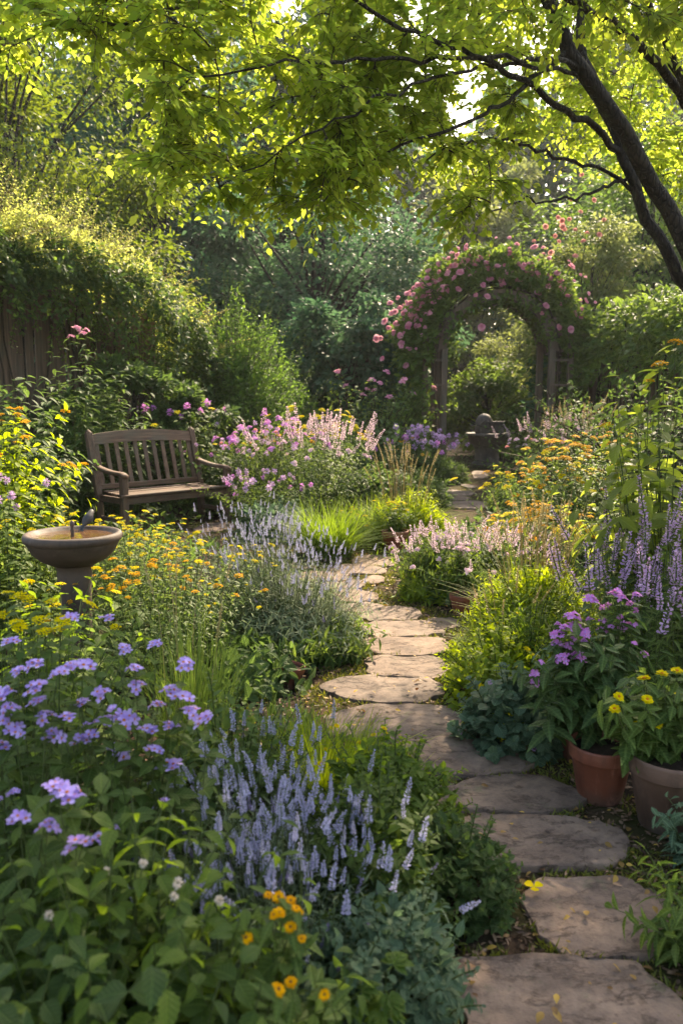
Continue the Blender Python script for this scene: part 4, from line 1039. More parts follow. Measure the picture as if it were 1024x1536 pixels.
# ------------------------------------------------------------------ near tree with the overhanging canopy
rng = np.random.default_rng(8)
tb = np.array([3.55, 6.3, 0.])
ct = thing('canopy_tree', 'dark leaning tree whose backlit yellow green leafy branches overhang the garden', 'tree', tb)
def pl(*pts):
    return np.array([at(x, y, z) for x, y, z in pts]) - tb
def dense(P, n):
    s = np.r_[0, np.cumsum(np.linalg.norm(np.diff(P, axis=0), axis=1))]; s /= s[-1]; q = np.linspace(0, 1, n)
    k = np.stack([np.interp(q, s, P[:, i]) for i in range(3)], -1)
    for _ in range(2): k[1:-1] = .25 * k[:-2] + .5 * k[1:-1] + .25 * k[2:]
    return k
LIMBS = [
    ('trunk', [(1205, 940, 6.3), (1150, 690, 6.3), (1100, 490, 6.3), (1048, 402, 6.25), (996, 300, 6.2), (946, 220, 6.1), (896, 148, 6.0), (850, 75, 5.9), (822, 0, 5.8), (800, -70, 5.7)], 0.0820, 0.0508),
    ('limb', [(1090, 540, 6.4), (1002, 384, 6.4), (960, 310, 6.4), (942, 257, 6.4), (930, 225, 6.4), (907, 160, 6.4), (882, 110, 6.3), (867, 40, 6.3), (860, -60, 6.2)], 0.0558, 0.0295),
    ('limb', [(930, 228, 6.4), (895, 195, 6.2), (862, 172, 6.0), (792, 125, 5.7), (727, 88, 5.3), (637, 58, 5.0), (560, 20, 4.7), (480, -30, 4.5)], 0.0279, 0.0082),
    ('limb', [(955, 298, 6.4), (932, 266, 6.4), (872, 247, 6.2), (812, 226, 6.0), (752, 206, 5.8), (700, 215, 5.5), (640, 240, 5.3)], 0.0164, 0.0049),
    ('limb', [(862, 100, 5.92), (832, 90, 5.7), (727, 83, 5.3), (612, 90, 4.9), (512, 94, 4.6), (400, 98, 4.3), (320, 112, 4.2), (262, 140, 4.1)], 0.0180, 0.0041),
    ('limb', [(868, 112, 5.95), (792, 96, 5.6), (687, 106, 5.2), (632, 126, 4.9), (562, 146, 4.6), (470, 200, 4.4), (400, 238, 4.3), (330, 280, 4.3)], 0.0148, 0.0033),
    ('limb', [(1110, 480, 6.0), (1080, 260, 5.8), (1030, 148, 5.6), (992, 102, 5.5), (947, 55, 5.4), (892, 18, 5.2), (800, -30, 5.0)], 0.0410, 0.0230),
    ('limb', [(1080, 260, 5.8), (1034, 146, 5.5), (997, 62, 5.4), (960, -5, 5.3), (930, -80, 5.2)], 0.0344, 0.0230),
    ('limb', [(1090, 200, 5.5), (1040, 80, 5.3), (1005, 0, 5.2), (990, -60, 5.2)], 0.0295, 0.0246),
    ('limb', [(800, -60, 5.0), (640, -50, 4.8), (480, -25, 4.6), (310, -2, 4.5), (250, 22, 4.4), (190, 30, 4.4), (115, 42, 4.4), (40, 60, 4.4)], 0.0246, 0.0041),
    ('limb', [(850, 75, 5.9), (760, 150, 5.6), (690, 190, 5.2), (600, 215, 5.0), (520, 260, 4.8), (480, 310, 4.7)], 0.0180, 0.0049),
    ('limb', [(952, 257, 6.5), (905, 280, 6.3), (850, 300, 6.0), (780, 300, 5.8), (715, 325, 5.6)], 0.0148, 0.0041),
]
nodes, nrad = [], []
for nm, pts, r0, r1 in LIMBS:
    P = dense(pl(*pts), 26); P[1:-1] += rng.normal(0, .012, (24, 3))
    g = Geo(); tubes(g, [P], [np.linspace(r0, r1, 26)], 12 if r0 > .06 else 7); g.build(nm, M['bark'], ct)
    nodes.append(P); nrad.append(np.linspace(r0, r1, 26))
nodes = np.concatenate(nodes); nrad = np.concatenate(nrad)
def low(px): return np.interp(px, [225, 245, 300, 340, 420, 480, 530, 580, 640, 670, 700, 740, 790, 850, 900, 960, 1024, 1120], [170, 285, 300, 320, 300, 345, 325, 285, 240, 330, 345, 310, 255, 265, 290, 300, 330, 360])
tg = []
while len(tg) < 560:
    px, py = rng.uniform(215, 1120), rng.uniform(-170, 350)
    if py > low(px) - 42: continue
    if px < 300 and py < 40 and rng.uniform() < .4: continue
    if ((px - 697) / 42) ** 2 + ((py - 158) / 46) ** 2 < 1 or ((px - 690) / 20) ** 2 + ((py - 118) / 14) ** 2 < 1: continue
    if px > 780 and rng.uniform() < .35: continue
    if px < 640 and (py < -60 or rng.uniform() < (.62 if px < 500 else .3)): continue
    if 590 < px < 680 and py > 230 and rng.uniform() < .5: continue
    if px < 660 and py < -20 and px > 520 and rng.uniform() < .75: continue
    z = np.interp(px, [215, 500, 760, 820, 1100], [4.2, 4.8, 5.8, 6.9, 7.0]) + rng.uniform(-.4, .45 if px < 640 else 1.4)
    tg.append(at(px, py, z) - tb)
for _ in range(75):
    px = rng.uniform(-60, 330); tg.append(at(px, rng.uniform(-150, np.interp(px, [-60, 0, 60, 110, 200, 330], [85, 80, 85, 60, 55, 20])), rng.uniform(3.9, 4.9)) - tb)
for _ in range(85): tg.append(at(rng.uniform(690, 1120), rng.uniform(-170, 40), rng.uniform(4.4, 5.3)) - tb)  # front sprays over the limbs, mostly above the frame, added to shade the foreground
edge = [(248, 190), (240, 270), (262, 285), (275, 240), (330, 315), (345, 322), (365, 300), (440, 322), (490, 340), (520, 325), (555, 312), (300, 250), (690, 345), (680, 322), (735, 330), (705, 335), (760, 300), (620, 270), (255, 195), (285, 170), (250, 210), (410, 300), (465, 330)]
for (px, py) in edge: tg.append(at(px, py - 26, np.interp(px, [215, 500, 800], [4.3, 4.7, 5.4])) - tb)
tg = np.array(tg)
dist = np.array([np.min(np.linalg.norm(nodes - t_, axis=1)) for t_ in tg]); tg = tg[np.argsort(dist)]
TW, TR = [], []
NN = nodes.copy()
for t_ in tg:
    dd = np.linalg.norm(NN - t_, axis=1) + .25 * np.maximum(0, t_[2] - NN[:, 2]); i = int(np.argmin(dd)); s0 = NN[i]
    L = np.linalg.norm(t_ - s0); tt = np.linspace(0, 1, 8)[:, None]
    mid = (s0 + t_) / 2 + [0, 0, .12 * L] + rng.normal(0, .06 * L, 3)
    P = s0 * (1 - tt) ** 2 + 2 * mid * tt * (1 - tt) + t_ * tt ** 2
    TW.append(P); TR.append(np.linspace(.004 + .006 * min(L, 1), .002, 8)); NN = np.concatenate([NN, P[2:]])
TW = np.array(TW)
g = Geo(); tubes(g, TW, np.array(TR), 4, 1)
N = len(TW)
# leafy side twigs, held flat and drooping at their ends
st, dr = [], []
for q in (.35, .5, .62, .74, .86, .999):
    p, T = along(TW, np.full((N, 1), q)); p, T = p[:, 0], T[:, 0]
    side = nrm(np.cross(T, UP) + 1e-6)
    for sg in ((1, -1) if q < .99 else (0,)):
        dirn = nrm(T * .75 + side * sg * rng.uniform(.4, 1.0, (N, 1)) + rng.normal(0, .18, (N, 3)) + [0, 0, .02])
        keep = rng.uniform(0, 1, N) < .68
        st.append(p[keep]); dr.append(dirn[keep])
st, dr = np.concatenate(st), np.concatenate(dr); m_ = len(st)
ln = rng.uniform(.14, .34, m_); t = np.linspace(0, 1, 6)[None, :, None]
P = st[:, None] + dr[:, None] * ln[:, None, None] * t - UP * (.28 * ln[:, None, None] * t ** 2)
tubes(g, P, np.linspace(.0022, .001, 6)[None], 3, 1)
per = 9; ts = np.linspace(.12, .98, per)[None] + rng.uniform(-.04, .04, (m_, per)); ts = np.clip(ts, 0, .999)
p, T = along(P, ts); side = nrm(np.cross(T, UP) + 1e-6) * np.where(np.arange(per) % 2 == 0, 1, -1)[None, :, None]
d = nrm(side * .8 + T * rng.uniform(.35, .9, (m_, per, 1)) - UP * rng.uniform(-.2, .32, (m_, per, 1)) + rng.normal(0, .2, (m_, per, 3)))
nn = nrm(UP + rng.normal(0, .35, d.shape) + [.1, .1, 0])
L = .056 * rng.uniform(.4, 1.25, (m_, per)) * (1.05 - .3 * np.abs(ts - .5))
rb = np.repeat(rng.uniform(0, 1, (m_, 1)), per, 1) * .5 + .5 * rng.uniform(0, 1, (m_, per))
g.inst(OV, p.reshape(-1, 3), frames(d.reshape(-1, 3), nn.reshape(-1, 3)), np.stack([L.ravel() * 1.15, L.ravel(), L.ravel()], -1), 0, rb.ravel())
g.build('crown', [M['canopy'], M['twig']], ct)

# ------------------------------------------------------------------ trees behind
tree('background_tree', 'golden leaved tree behind the vine covered fence, lit from behind', gx(40, 17), 17, 10.5, .2, [(0, 0, 6.0, 3.6, 2.6, 3.6), (-2.4, .5, 8.2, 2.6, 2.2, 2.4), (1.4, -.3, 4.4, 2.3, 1.8, 1.6), (-1, 0, 9.5, 2.4, 2, 1.6)], 46000, MIDL, .125, 'tree_gold', 130, 1, 'trees behind the garden')
tree('background_tree', 'tall dark blue green tree rising between the golden tree and the overhanging branches', gx(245, 27), 27, 17, .28, [(0, 0, 7.5, 3.4, 2.6, 4.8), (.3, 0, 12.6, 2.6, 2.2, 3.6), (-.6, 0, 15.4, 1.9, 1.6, 2.2)], 26000, MIDL, .20, 'tree_dark', 95, 2, 'trees behind the garden')
tree('background_tree', 'broad dark dome shaped tree behind the feathery shrub', gx(475, 25), 25, 8.6, .3, [(0, 0, 4.8, 4.6, 3.0, 3.2), (-1.6, .2, 3.2, 3.6, 2.4, 2.4), (2.4, -.4, 3.6, 2.6, 2.2, 2.6)], 34000, MIDL, .17, 'tree_dark', 120, 3, 'trees behind the garden')
tree('background_tree', 'hazy pale green tree seen beyond the dome shaped tree and rose arch', gx(690, 42), 42, 14, .3, [(0, 0, 8, 4.2, 3, 5), (1.5, 0, 11.2, 2.6, 2, 2.2)], 14000, LO, .34, 'tree_pale', 60, 4, 'trees behind the garden')
tree('background_tree', 'bright yellow green tree standing behind the slat fence, topmost leaves sunlit', gx(930, 23), 23, 9.0, .24, [(0, 0, 5.0, 3.0, 2.4, 2.8), (1.6, .3, 6.8, 2.6, 2.2, 2.2)], 20000, MIDL, .15, 'tree_mid', 80, 5, 'trees behind the garden')
tree('background_tree', 'dark tree behind the canopy trunk at the edge of the garden', gx(1010, 30), 30, 15, .3, [(0, 0, 7, 4.0, 3, 5.2), (.8, 0, 11, 3.2, 2.4, 3.6)], 18000, MIDL, .22, 'tree_mid', 70, 6, 'trees behind the garden')
tree('background_tree', 'shaded tree seen through the overhanging branches above the dome shaped tree', gx(430, 36), 36, 19, .34, [(0, 0, 10, 4.6, 3, 6.5), (1, 0, 15, 3.4, 2.4, 4)], 20000, LO, .3, 'tree_dark', 80, 7, 'trees behind the garden')
tree('background_tree', 'dark tree between the tall blue green tree and the golden tree', gx(120, 31), 31, 17, .3, [(0, 0, 9, 4.4, 3, 7.5)], 18000, LO, .28, 'tree_dark', 80, 8, 'trees behind the garden')
tree('garden_shrub', 'sunlit pale yellow shrub glimpsed through the opening of the rose arch', gx(775, 26), 26, 4.6, .1, [(0, 0, 2.7, 1.35, 1.2, 1.7)], 9000, MIDL, .10, 'tree_pale', 50, 9, cat='shrub')
tree('garden_shrub', 'dark leafy hedge shrub filling the lower opening of the rose arch', gx(742, 22.5), 22.5, 2.9, .08, [(0, 0, 1.35, 2.2, 1.0, 1.35), (-1.2, 0, 1.9, 1.0, .8, 1.2)], 12000, OV, .13, 'mid', 70, 10, cat='shrub')
t_ = tree('rose_shrub', 'tall rambling shrub with coral pink roses behind the right shoulder of the arch', gx(862, 19.5), 19.5, 6.0, .1, [(0, 0, 3.3, 1.4, 1.2, 2.4), (.5, 0, 4.9, 1.1, 1, 1.2)], 12000, MIDL, .11, 'tree_pale', 60, 11, cat='shrub')
rng = np.random.default_rng(5)
RP = [(836,326),(842,331),(853,329),(846,344),(838,362),(832,354),(874,362),(826,379),(843,340),(862,345),(818,340),(800,362),(880,350),(855,300),(870,318),(815,395),(898,352),(862,384),(872,262),(890,300),(905,330)]
P_ = [at(a_, b_, 18.4 + rng.uniform(-.2, .3)) - np.array(t_.location) for a_, b_ in RP]
add_flowers(t_, 'coral', P_, nrm(rng.normal(0, .3, (len(P_), 3)) + [0, -.8, .4]), rng.uniform(.09, .15, len(P_)), rng, 'rose_bloom')
# far wood closing the view
rng = np.random.default_rng(31); g = Geo(); n = 110000
x = rng.uniform(-45, 50, n); px_ = CX + x / 56 * F
top_ = np.interp(px_, [-500, 100, 420, 560, 640, 700, 760, 850, 1000, 1500], [24, 26, 28, 26, 20.5, 19.5, 21, 27, 33, 33]) * (1 + .1 * np.sin(x * .7) + .07 * np.sin(x * 1.9 + 1))
z_ = top_ * rng.uniform(0, 1, n) ** .8; y_ = 56 + 5 * np.sin(x * .5) * np.sin(z_ * .6) + rng.uniform(-3.5, 3.5, n) + z_ * .3
d = nrm(rng.normal(0, 1, (n, 3)) - [0, .3, .3]); g.inst(LO, np.stack([x, y_, z_], -1), frames(d, rng.normal(0, .5, (n, 3)) + [0, -.4, .7]), rng.uniform(.5, 1.2, n), 0, rng.uniform(0, 1, n))
k_ = 60; xs = rng.uniform(-44, 48, k_); tubes(g, np.stack([np.stack([xs, np.full(k_, 57.), np.zeros(k_)], -1), np.stack([xs + rng.normal(0, .5, k_), np.full(k_, 57.), np.full(k_, 10.)], -1)], 1), .18, 5, 1)
stuff(g.build('woodland', [M['tree_dark'], M['bark']]), 'dark distant wood closing the view behind the garden trees', 'wood')

# feathery and dark shrubs of the back border
def fshrub(name, label, px, Y, r, h, n, L, mat, per=40, tipm=None, cat='shrub', leaf=MIDL, lean=.9, arch=.9, droop=.2, hvar=.45):
    return herb(name, label, cat, px, Y, r, h, n, leaf, L, mat, per, arch, lean, .15, .55, .35, droop, .012, smat='twig', hvar=hvar)
mound('feathery_shrub', 'large rounded feathery green shrub with sunlit wispy tips, beyond the bench', 'shrub', 352, 14.6, 1.02, .9, 3.05, 24000, MIDL, .085, 'feather', up=.4, inner=.5, lump=.2, wide=.8, sprig=420)
mound('feathery_shrub', 'lower part of the feathery hedge next to the big feathery shrub, in shade', 'shrub', 420, 15.8, .75, .7, 2.3, 11000, MIDL, .085, 'feather', up=.4, inner=.5, lump=.2, wide=.8, sprig=160)
tree('dark_shrub', 'tall dark leafy shrub left of the rose arch', gx(520, 18.4), 18.4, 4.1, .1, [(0, 0, 2.2, 1.7, 1.2, 2.0), (.7, -.2, 3.1, 1.0, .9, 1.0), (-.8, 0, 1.6, 1.0, 1, 1.5)], 14000, OV, .15, 'tree_dark', 80, 12, cat='shrub')
tree('dark_shrub', 'dark shrub between the feathery shrub and the tall dark leafy shrub', gx(440, 19.5), 19.5, 3.4, .1, [(0, 0, 1.8, 1.2, 1, 1.7)], 9000, OV, .13, 'mid', 60, 13, cat='shrub')
tree('dark_shrub', 'dense dark shrub on the far side of the rose arch by the slat fence', gx(860, 18.6), 18.6, 3.4, .1, [(0, 0, 1.8, 1.0, .9, 1.7)], 8000, OV, .14, 'tree_dark', 60, 14, cat='shrub')
tree('dark_shrub', 'dark shrub growing behind the bench against the board fence', gx(205, 12.1), 12.1, 2.2, .06, [(0, 0, 1.2, .9, .5, 1.15), (-.8, -.2, .9, .7, .45, .9), (.9, .1, 1.0, .75, .5, .9)], 9000, OV, .11, 'deep', 70, 15, cat='shrub')
herb('leafy_shrub', 'mid green leafy shrub with a few pinkish flowers in front of the tall dark shrub', 'shrub', 552, 15.4, .95, 2.2, 90, OV, .13, 'mid', 18, .6, .8, .15, .35, .3, .2, .008, flowers=(('pinkphlox', .13, .2, 14),), smat='twig')
herb('leafy_shrub', 'low broad leaved shrub just left of the arch posts', 'shrub', 560, 13.6, 1.0, 1.35, 90, OV, .15, 'deep', 14, .6, .8, .15, .3, .3, .2, .008)
herb('leafy_shrub', 'green leafy shrub behind the magenta flower bed, below the feathery shrub', 'shrub', 470, 14.2, 1.0, 1.2, 80, OV, .13, 'deep', 14, .6, .8, .15, .3, .3, .2, .008, flowers=(('yarrow', .09, .14, 16),))
fshrub('leafy_shrub', 'dark filler shrub beneath the slat fence behind the yellow flowers', 890, 12.6, 1.2, 2.0, 120, .12, 'deep', 26)
fshrub('leafy_shrub', 'dark green shrub at the foot of the leafy climber near the tall orange flowered plant', 985, 10.4, 1.1, 2.1, 120, .12, 'deep', 26)
# plants against the left fence
herb('tall_perennial', 'tall dark green plant topped with pink flowers in front of the board fence', 'flower', 118, 10.2, .42, 2.35, 26, LANCE, .20, 'deep', 26, .3, .45, .1, .3, .4, .25, .006, wide=1.5, tips=[(112, 492, 10.0), (133, 500, 10.0), (125, 495, 10.1), (106, 505, 10.1)], flowers=(('pinkphlox', .10, .15, 4),))
herb('tall_perennial', 'tall green leafy stem plant against the board fence behind the bench, without flowers', 'perennial', 182, 10.9, .5, 2.15, 34, LANCE, .19, 'deep', 24, .3, .5, .1, .3, .4, .25, .006, wide=1.5)
herb('tall_perennial', 'mass of dark green leaves at the foot of the fence near the yellow leaved shrub', 'perennial', 22, 8.6, .6, 1.95, 70, LANCE, .20, 'deep', 22, .4, .7, .1, .3, .35, .25, .006, wide=1.7)
herb('tall_perennial', 'dark leafy plant beside the bench end under the fence', 'perennial', 66, 9.3, .5, 1.2, 60, OV, .14, 'deep', 18, .4, .7, .1, .3, .35, .25, .006)
herb('leafy_bush', 'green bush behind the bench dotted with small pink flowers', 'bush', 285, 12.2, .85, 1.65, 110, OV, .115, 'mid', 18, .5, .8, .12, .3, .3, .2, .006, flowers=(('mpuff', .10, .14, 14), ('lpuff', .07, .11, 8), ('yarrow', .08, .12, 5)))
herb('leafy_bush', 'low dark bush right behind the bench armrest, with few flowers', 'bush', 330, 11.3, .5, 1.05, 70, OV, .11, 'deep', 16, .5, .8, .12, .3, .3, .2, .006, flowers=(('mpuff', .06, .10, 6), ('yarrow', .06, .09, 4)))
# yellow leaved shrub at the left edge
herb('golden_shrub', 'yellow green shrub with golden drooping blossoms at the left edge, before the dark fence plants', 'shrub', 6, 5.3, .36, 1.75, 74, LANCE, .12, 'yg', 26, .7, .7, .12, .35, .35, .4, .004, wide=1.9, flowers=(('goldyarrow', .05, .085, 36),))
herb('wild_flower_clump', 'straggly clump of small lilac and yellow flowers below the golden shrub', 'flower', 8, 4.6, .36, 1.25, 70, LANCE, .085, 'soft', 20, .7, .7, .12, .35, .35, .3, .003, wide=1.6, flowers=(('lpuff', .04, .06, 14), ('yarrow', .04, .07, 16)))
herb('wild_flower_clump', 'leafy green clump beside the bird bath, sprinkled with yellow flowers', 'flower', 48, 5.6, .42, .8, 90, LANCE, .09, 'mid', 18, .7, .8, .12, .35, .35, .3, .003, wide=1.7, flowers=(('yarrow', .05, .08, 22),))
# the yellow yarrow mass
for (px, Y, r, h, n, lab, fk) in (
        (195, 5.2, .42, .88, 95, 'yellow yarrow clump directly behind the bird bath', 'yarrow'),
        (292, 5.0, .38, .80, 100, 'yellow yarrow clump between the bird bath and the tall lavender', 'yarrow'),
        (230, 4.3, .38, .80, 90, 'gold and rust coloured yarrow clump at the foot of the bird bath', 'goldyarrow'),
        (190, 6.6, .45, .6, 80, 'yellow yarrow clump in front of the bench seat', 'yarrow'),
        (105, 5.1, .35, .92, 60, 'pale yellow yarrow clump behind the bird, on the shady side of the bath', 'yarrow')):
    herb('yarrow', lab, 'yarrow', px, Y, r, h, n, LANCE, .062, 'soft', 22, .35, .7, .1, .5, .4, .1, .0028, wide=1.2, group='yellow yarrow clumps', flowers=((fk, .03, .055, .5, 'flower_head', .8), ('yarrow', .02, .035, .25, 'flower_head', .8)))
# lavender
def lavender(label, px, Y, r, h, n, ecc=(1, 1), sz=(.07, .11), hvar=.3, mat='grey', share=1.0, lean=.55):
    return herb('lavender', label, 'lavender', px, Y, r, h, n, NARROW, .085, mat, 20, .5, lean, .04, .55, .5, .05, .0018, wide=1.2, group='lavender bushes', ecc=ecc, hvar=hvar, basal=int(n * .8), top=.72, flowers=(('lav', sz[0] * .7, sz[1] * 1.05, share * .72, 'flower_spike', .7), ('lavdark', sz[0] * .6, sz[1] * .9, share * .28, 'flower_spike', .6)))
lavender('tall pale blue lavender bush beside the sunny stepping stones', 425, 5.15, .44, .86, 340, (1.1, 1.1), (.036, .062), share=.95)
lavender('lavender bush behind the tall one, nearest the bench side path', 378, 5.7, .42, .92, 190, (1, 1), (.036, .058), share=.7)
lavender('low outer part of the tall lavender, spilling over the sunny stepping stones', 482, 4.95, .26, .58, 150, (1, 1.2), (.04, .065), share=.55)
lavender('big foreground lavender with dense blue spikes, next to the lilac flowers', 375, 2.2, .27, .58, 150, (1, 1), (.05, .075))
lavender('foreground lavender leaning towards the path, right of the densest one', 480, 2.15, .25, .49, 120, (1, 1), (.05, .075))
lavender('small lavender at the inner side of the foreground clump, behind the orange daisies', 405, 1.85, .18, .52, 60, (1, 1), (.045, .07))
lavender('sparse lavender standing behind the densest foreground lavender', 395, 2.75, .2, .54, 30, (1, 1), (.045, .07))
# left bed, middle
grass('grass_clump', 'upright clump of long thin green grass blades left of the tall lavender', 'grass', 290, 3.35, .30, .72, 300, .005, 'mid', .5, 6, 1.1, stiff=.8)
herb('leafy_clump', 'dark leafy clump under the tall lavender by the little tilted pot', 'perennial', 372, 4.4, .26, .22, 60, LANCE, .12, 'deep', 14, .6, .9, .08, .4, .3, .3, .003, wide=1.8, basal=30)
herb('leafy_clump', 'narrow leaved green skirt of the tall lavender at the path edge', 'perennial', 492, 4.85, .2, .25, 90, LANCE, .10, 'mid', 14, .6, 1, .08, .4, .3, .3, .003, wide=1.2, basal=30)
herb('leafy_clump', 'broad leaved yellow green plant in front of the bird bath with pale upper leaves', 'perennial', 62, 3.2, .42, .86, 80, OV, .085, 'fresh', 14, .5, .8, .15, .3, .3, .2, .003, wide=1.1, pair=True, flowers=(('yarrow', .04, .06, 10),))
herb('leafy_clump', 'leafy sprig with paired pale leaves right before the bird bath pedestal', 'perennial', 138, 3.45, .16, .72, 18, OV, .075, 'soft', 14, .4, .6, .2, .3, .4, .1, .003, pair=True)
herb('yellow_flower', 'row of yellow button flowers above the lilac flowers, close to the left edge', 'flower', 50, 2.6, .34, 1.0, 70, OV, .07, 'soft', 16, .5, .8, .12, .35, .35, .2, .003,
     tips=[(20, 895, 2.6), (38, 900, 2.6), (5, 925, 2.6), (55, 932, 2.5), (72, 902, 2.6), (88, 930, 2.5), (92, 945, 2.5), (40, 940, 2.5), (18, 938, 2.5), (130, 908, 2.6), (0, 892, 2.6), (62, 945, 2.5), (105, 930, 2.6)], flowers=(('yarrow', .045, .06, 13),))
# lilac flowers
LT = [(48,1030),(72,1105),(58,1000),(115,925),(165,925),(225,968),(185,975),(270,1000),(175,1078),(118,1058),(95,1078),(232,1060),(250,1040),(265,1045),(240,1122),(248,1152),(290,1070),(302,1082),(22,1228),(58,1245),(76,1180),(96,1190),(112,1273),(140,1265),(132,1000),(20,1060),(8,965),(150,1084),(215,1095),(186,1080),(0,1040),(35,1092),(105,1000),(85,1010),(200,1000),(10,1082),(60,1050),(120,1110),(262,1090),(30,1010),(150,1040),(210,1030),(180,1130),(8,1120),(66,1075),(140,1100)]
for (lab, sl, px, Y) in (('lilac flowered clump at the left edge, upper blooms near the yellow buttons', [i for i in range(len(LT)) if LT[i][0] < 100 and LT[i][1] < 1150], 45, 1.95),
                         ('lilac flowered clump with orange eyes standing behind the foreground lavender', [i for i in range(len(LT)) if LT[i][0] >= 100 and LT[i][1] < 1160], 190, 2.05),
                         ('lowest lilac flowers, drooping just above the broad green foreground leaves', [i for i in range(len(LT)) if (LT[i][1] >= 1150 and LT[i][0] < 200)], 75, 1.62)):
    tps = [(LT[i][0], LT[i][1], Y + (.25 if LT[i][1] < 1000 else 0) + .0004 * (1080 - LT[i][1])) for i in sl]
    herb('lilac_flower', lab, 'flower', px, Y, .3, .86, len(tps) + 26, OV, .075, 'mid', 16, .5, .7, .12, .3, .35, .22, .0026, wide=1.1, pair=True, tips=tps, group='lilac flowered clumps', flowers=(('lilac', .05, .074, len(tps), 'flower_head', .55), ('lilac', .02, .035, 8, 'flower_head', .55)))
# foreground leaves
herb('mint_plant', 'broad toothed green leaves in the bottom corner with pale clover like flower heads', 'plant', 190, 1.42, .26, .82, 64, LOB, .078, 'fresh', 14, .5, .8, .2, .15, .35, .3, .003, wide=.95, pair=True,
     tips=[(207, 1290, 1.5), (267, 1330, 1.48), (82, 1368, 1.42), (155, 1302, 1.5), (252, 1350, 1.45), (328, 1350, 1.5)], flowers=(('puff', .018, .027, 6),))
herb('mint_plant', 'darker toothed leaves at the very bottom left corner, without flowers', 'plant', 40, 1.35, .24, .72, 46, LOB, .09, 'deep', 13, .5, .8, .15, .15, .35, .3, .003, wide=1.2, pair=True)
herb('mint_plant', 'toothed green leaves spreading beneath the orange daisies', 'plant', 330, 1.45, .22, .68, 50, LOB, .08, 'mid', 13, .5, .9, .15, .15, .35, .3, .003, wide=1.15, pair=True)
herb('mint_plant', 'low toothed leaves along the bottom edge, below the white clover heads', 'plant', 215, 1.2, .24, .62, 46, LOB, .085, 'deep', 12, .5, .9, .1, .15, .3, .3, .003, wide=1.15, pair=True)
herb('orange_daisy', 'group of orange yellow daisies in front of the foreground lavender', 'daisy', 425, 1.62, .1, .74, 20, LANCE, .075, 'mid', 10, .4, .8, .1, .35, .4, .3, .0022, wide=1.6,
     tips=[(404, 1337, 1.50), (417, 1342, 1.51), (428, 1349, 1.50), (404, 1368, 1.45), (412, 1372, 1.45), (437, 1362, 1.47), (455, 1368, 1.47), (427, 1387, 1.45), (455, 1403, 1.45), (374, 1409, 1.40), (482, 1486, 1.35), (409, 1484, 1.30), (444, 1479, 1.35)], flowers=(('daisy', .02, .029, 13),))
mound('cushion_plant', 'blue green small leaved cushion plant at the bottom edge next to the last stepping stone', 'plant', 588, 1.88, .19, .22, .33, 900, OV, .045, 'blue', up=.9, inner=.5, sprig=60)
mound('cushion_plant', 'darker blue green cushion in front of the orange daisies', 'plant', 495, 1.7, .19, .2, .34, 700, OV, .045, 'blue', up=.9, inner=.5, sprig=40)
herb('palm_leaf_sprig', 'small sprig of bright hand shaped leaves before the blue green cushion', 'plant', 560, 1.62, .05, .42, 6, PALM, .10, 'fresh', 5, .4, .8, .5, .1, .3, .15, .0022)
mound('border_plant', 'glossy green leafy border plant along the path edge, beside the small half covered stone', 'plant', 580, 2.66, .26, .34, .36, 1500, MIDL, .055, 'fresh', up=.9, inner=.5, sprig=110)
mound('border_plant', 'dark green leafy border plant at the near bend of the path', 'plant', 688, 2.38, .17, .22, .24, 900, OV, .042, 'deep', up=.9, inner=.5, sprig=70)
mound('border_plant', 'green leaf mass right under the foreground lavender spikes by the path', 'plant', 560, 2.25, .21, .28, .42, 1100, MIDL, .055, 'mid', up=.9, inner=.5, sprig=80)
grass('grass_tuft', 'bright yellow green grass tuft with tiny yellow flowers behind the foreground lavender', 'grass', 485, 2.95, .32, .40, 560, .007, 'yg', .9, flowers=(('ydaisy', .02, .032, 22),))
grass('grass_tuft', 'yellow green grass hanging over the path next to the dark oval stone', 'grass', 552, 2.85, .24, .28, 380, .006, 'yg', 1.0, flowers=(('ydaisy', .02, .03, 6),))
grass('grass_tuft', 'low green grass tuft behind the yellow green one, with a few thin yellow buttons', 'grass', 430, 3.35, .26, .30, 260, .006, 'fresh', .8, seeds=0, flowers=(('yarrow', .02, .03, 8),))
mound('border_plant', 'light green low leaves between the lavender and the yellow green grass tuft', 'plant', 345, 2.9, .34, .3, .42, 1300, MIDL, .05, 'soft', up=.8, inner=.45, sprig=80)
# middle of the garden
grass('grass_mound', 'fresh green arching grass mound in the middle of the garden', 'grass', 492, 8.15, .5, .62, 900, .013, 'fresh', 1.15)
mound('border_plant', 'yellow green leafy mound under the straw seed heads, behind the white flower pot', 'plant', 612, 8.85, .5, .4, .5, 2600, LANCE, .10, 'yg', up=.5, inner=.4, sprig=90)
grass('grass_mound', 'yellow green grass bush with straw seed heads above the small white flowers pot', 'grass', 606, 9.0, .52, .6, 700, .012, 'yg', 1.1, 40, 1.6)
grass('grass_mound', 'green grassy plant leaning out between the two mid garden grass mounds', 'grass', 560, 9.0, .45, .55, 300, .014, 'fresh', .9, flowers=(('yarrow', .05, .08, 14),))
herb('potted_flower', 'white and yellow flowers growing in the small pot beyond the path bend', 'flower', 592, 8.4, .12, .36, 30, OV, .06, 'fresh', 10, .5, 1.0, .1, .3, .3, .2, .003, z0=.21, flowers=(('yarrow', .04, .06, 12),), x=P4[1][0])
def pinkmass(label, px, Y, r, h, n, kinds, mat='mid', leaf=LANCE, L=.09, per=20, lean=.8, group='pink flower masses', **kw):
    return herb('pink_flower', label, 'flower', px, Y, r, h, n, leaf, L, mat, per, .5, lean, .1, .45, .4, .2, .004, wide=1.2, group=group, flowers=kinds, **kw)
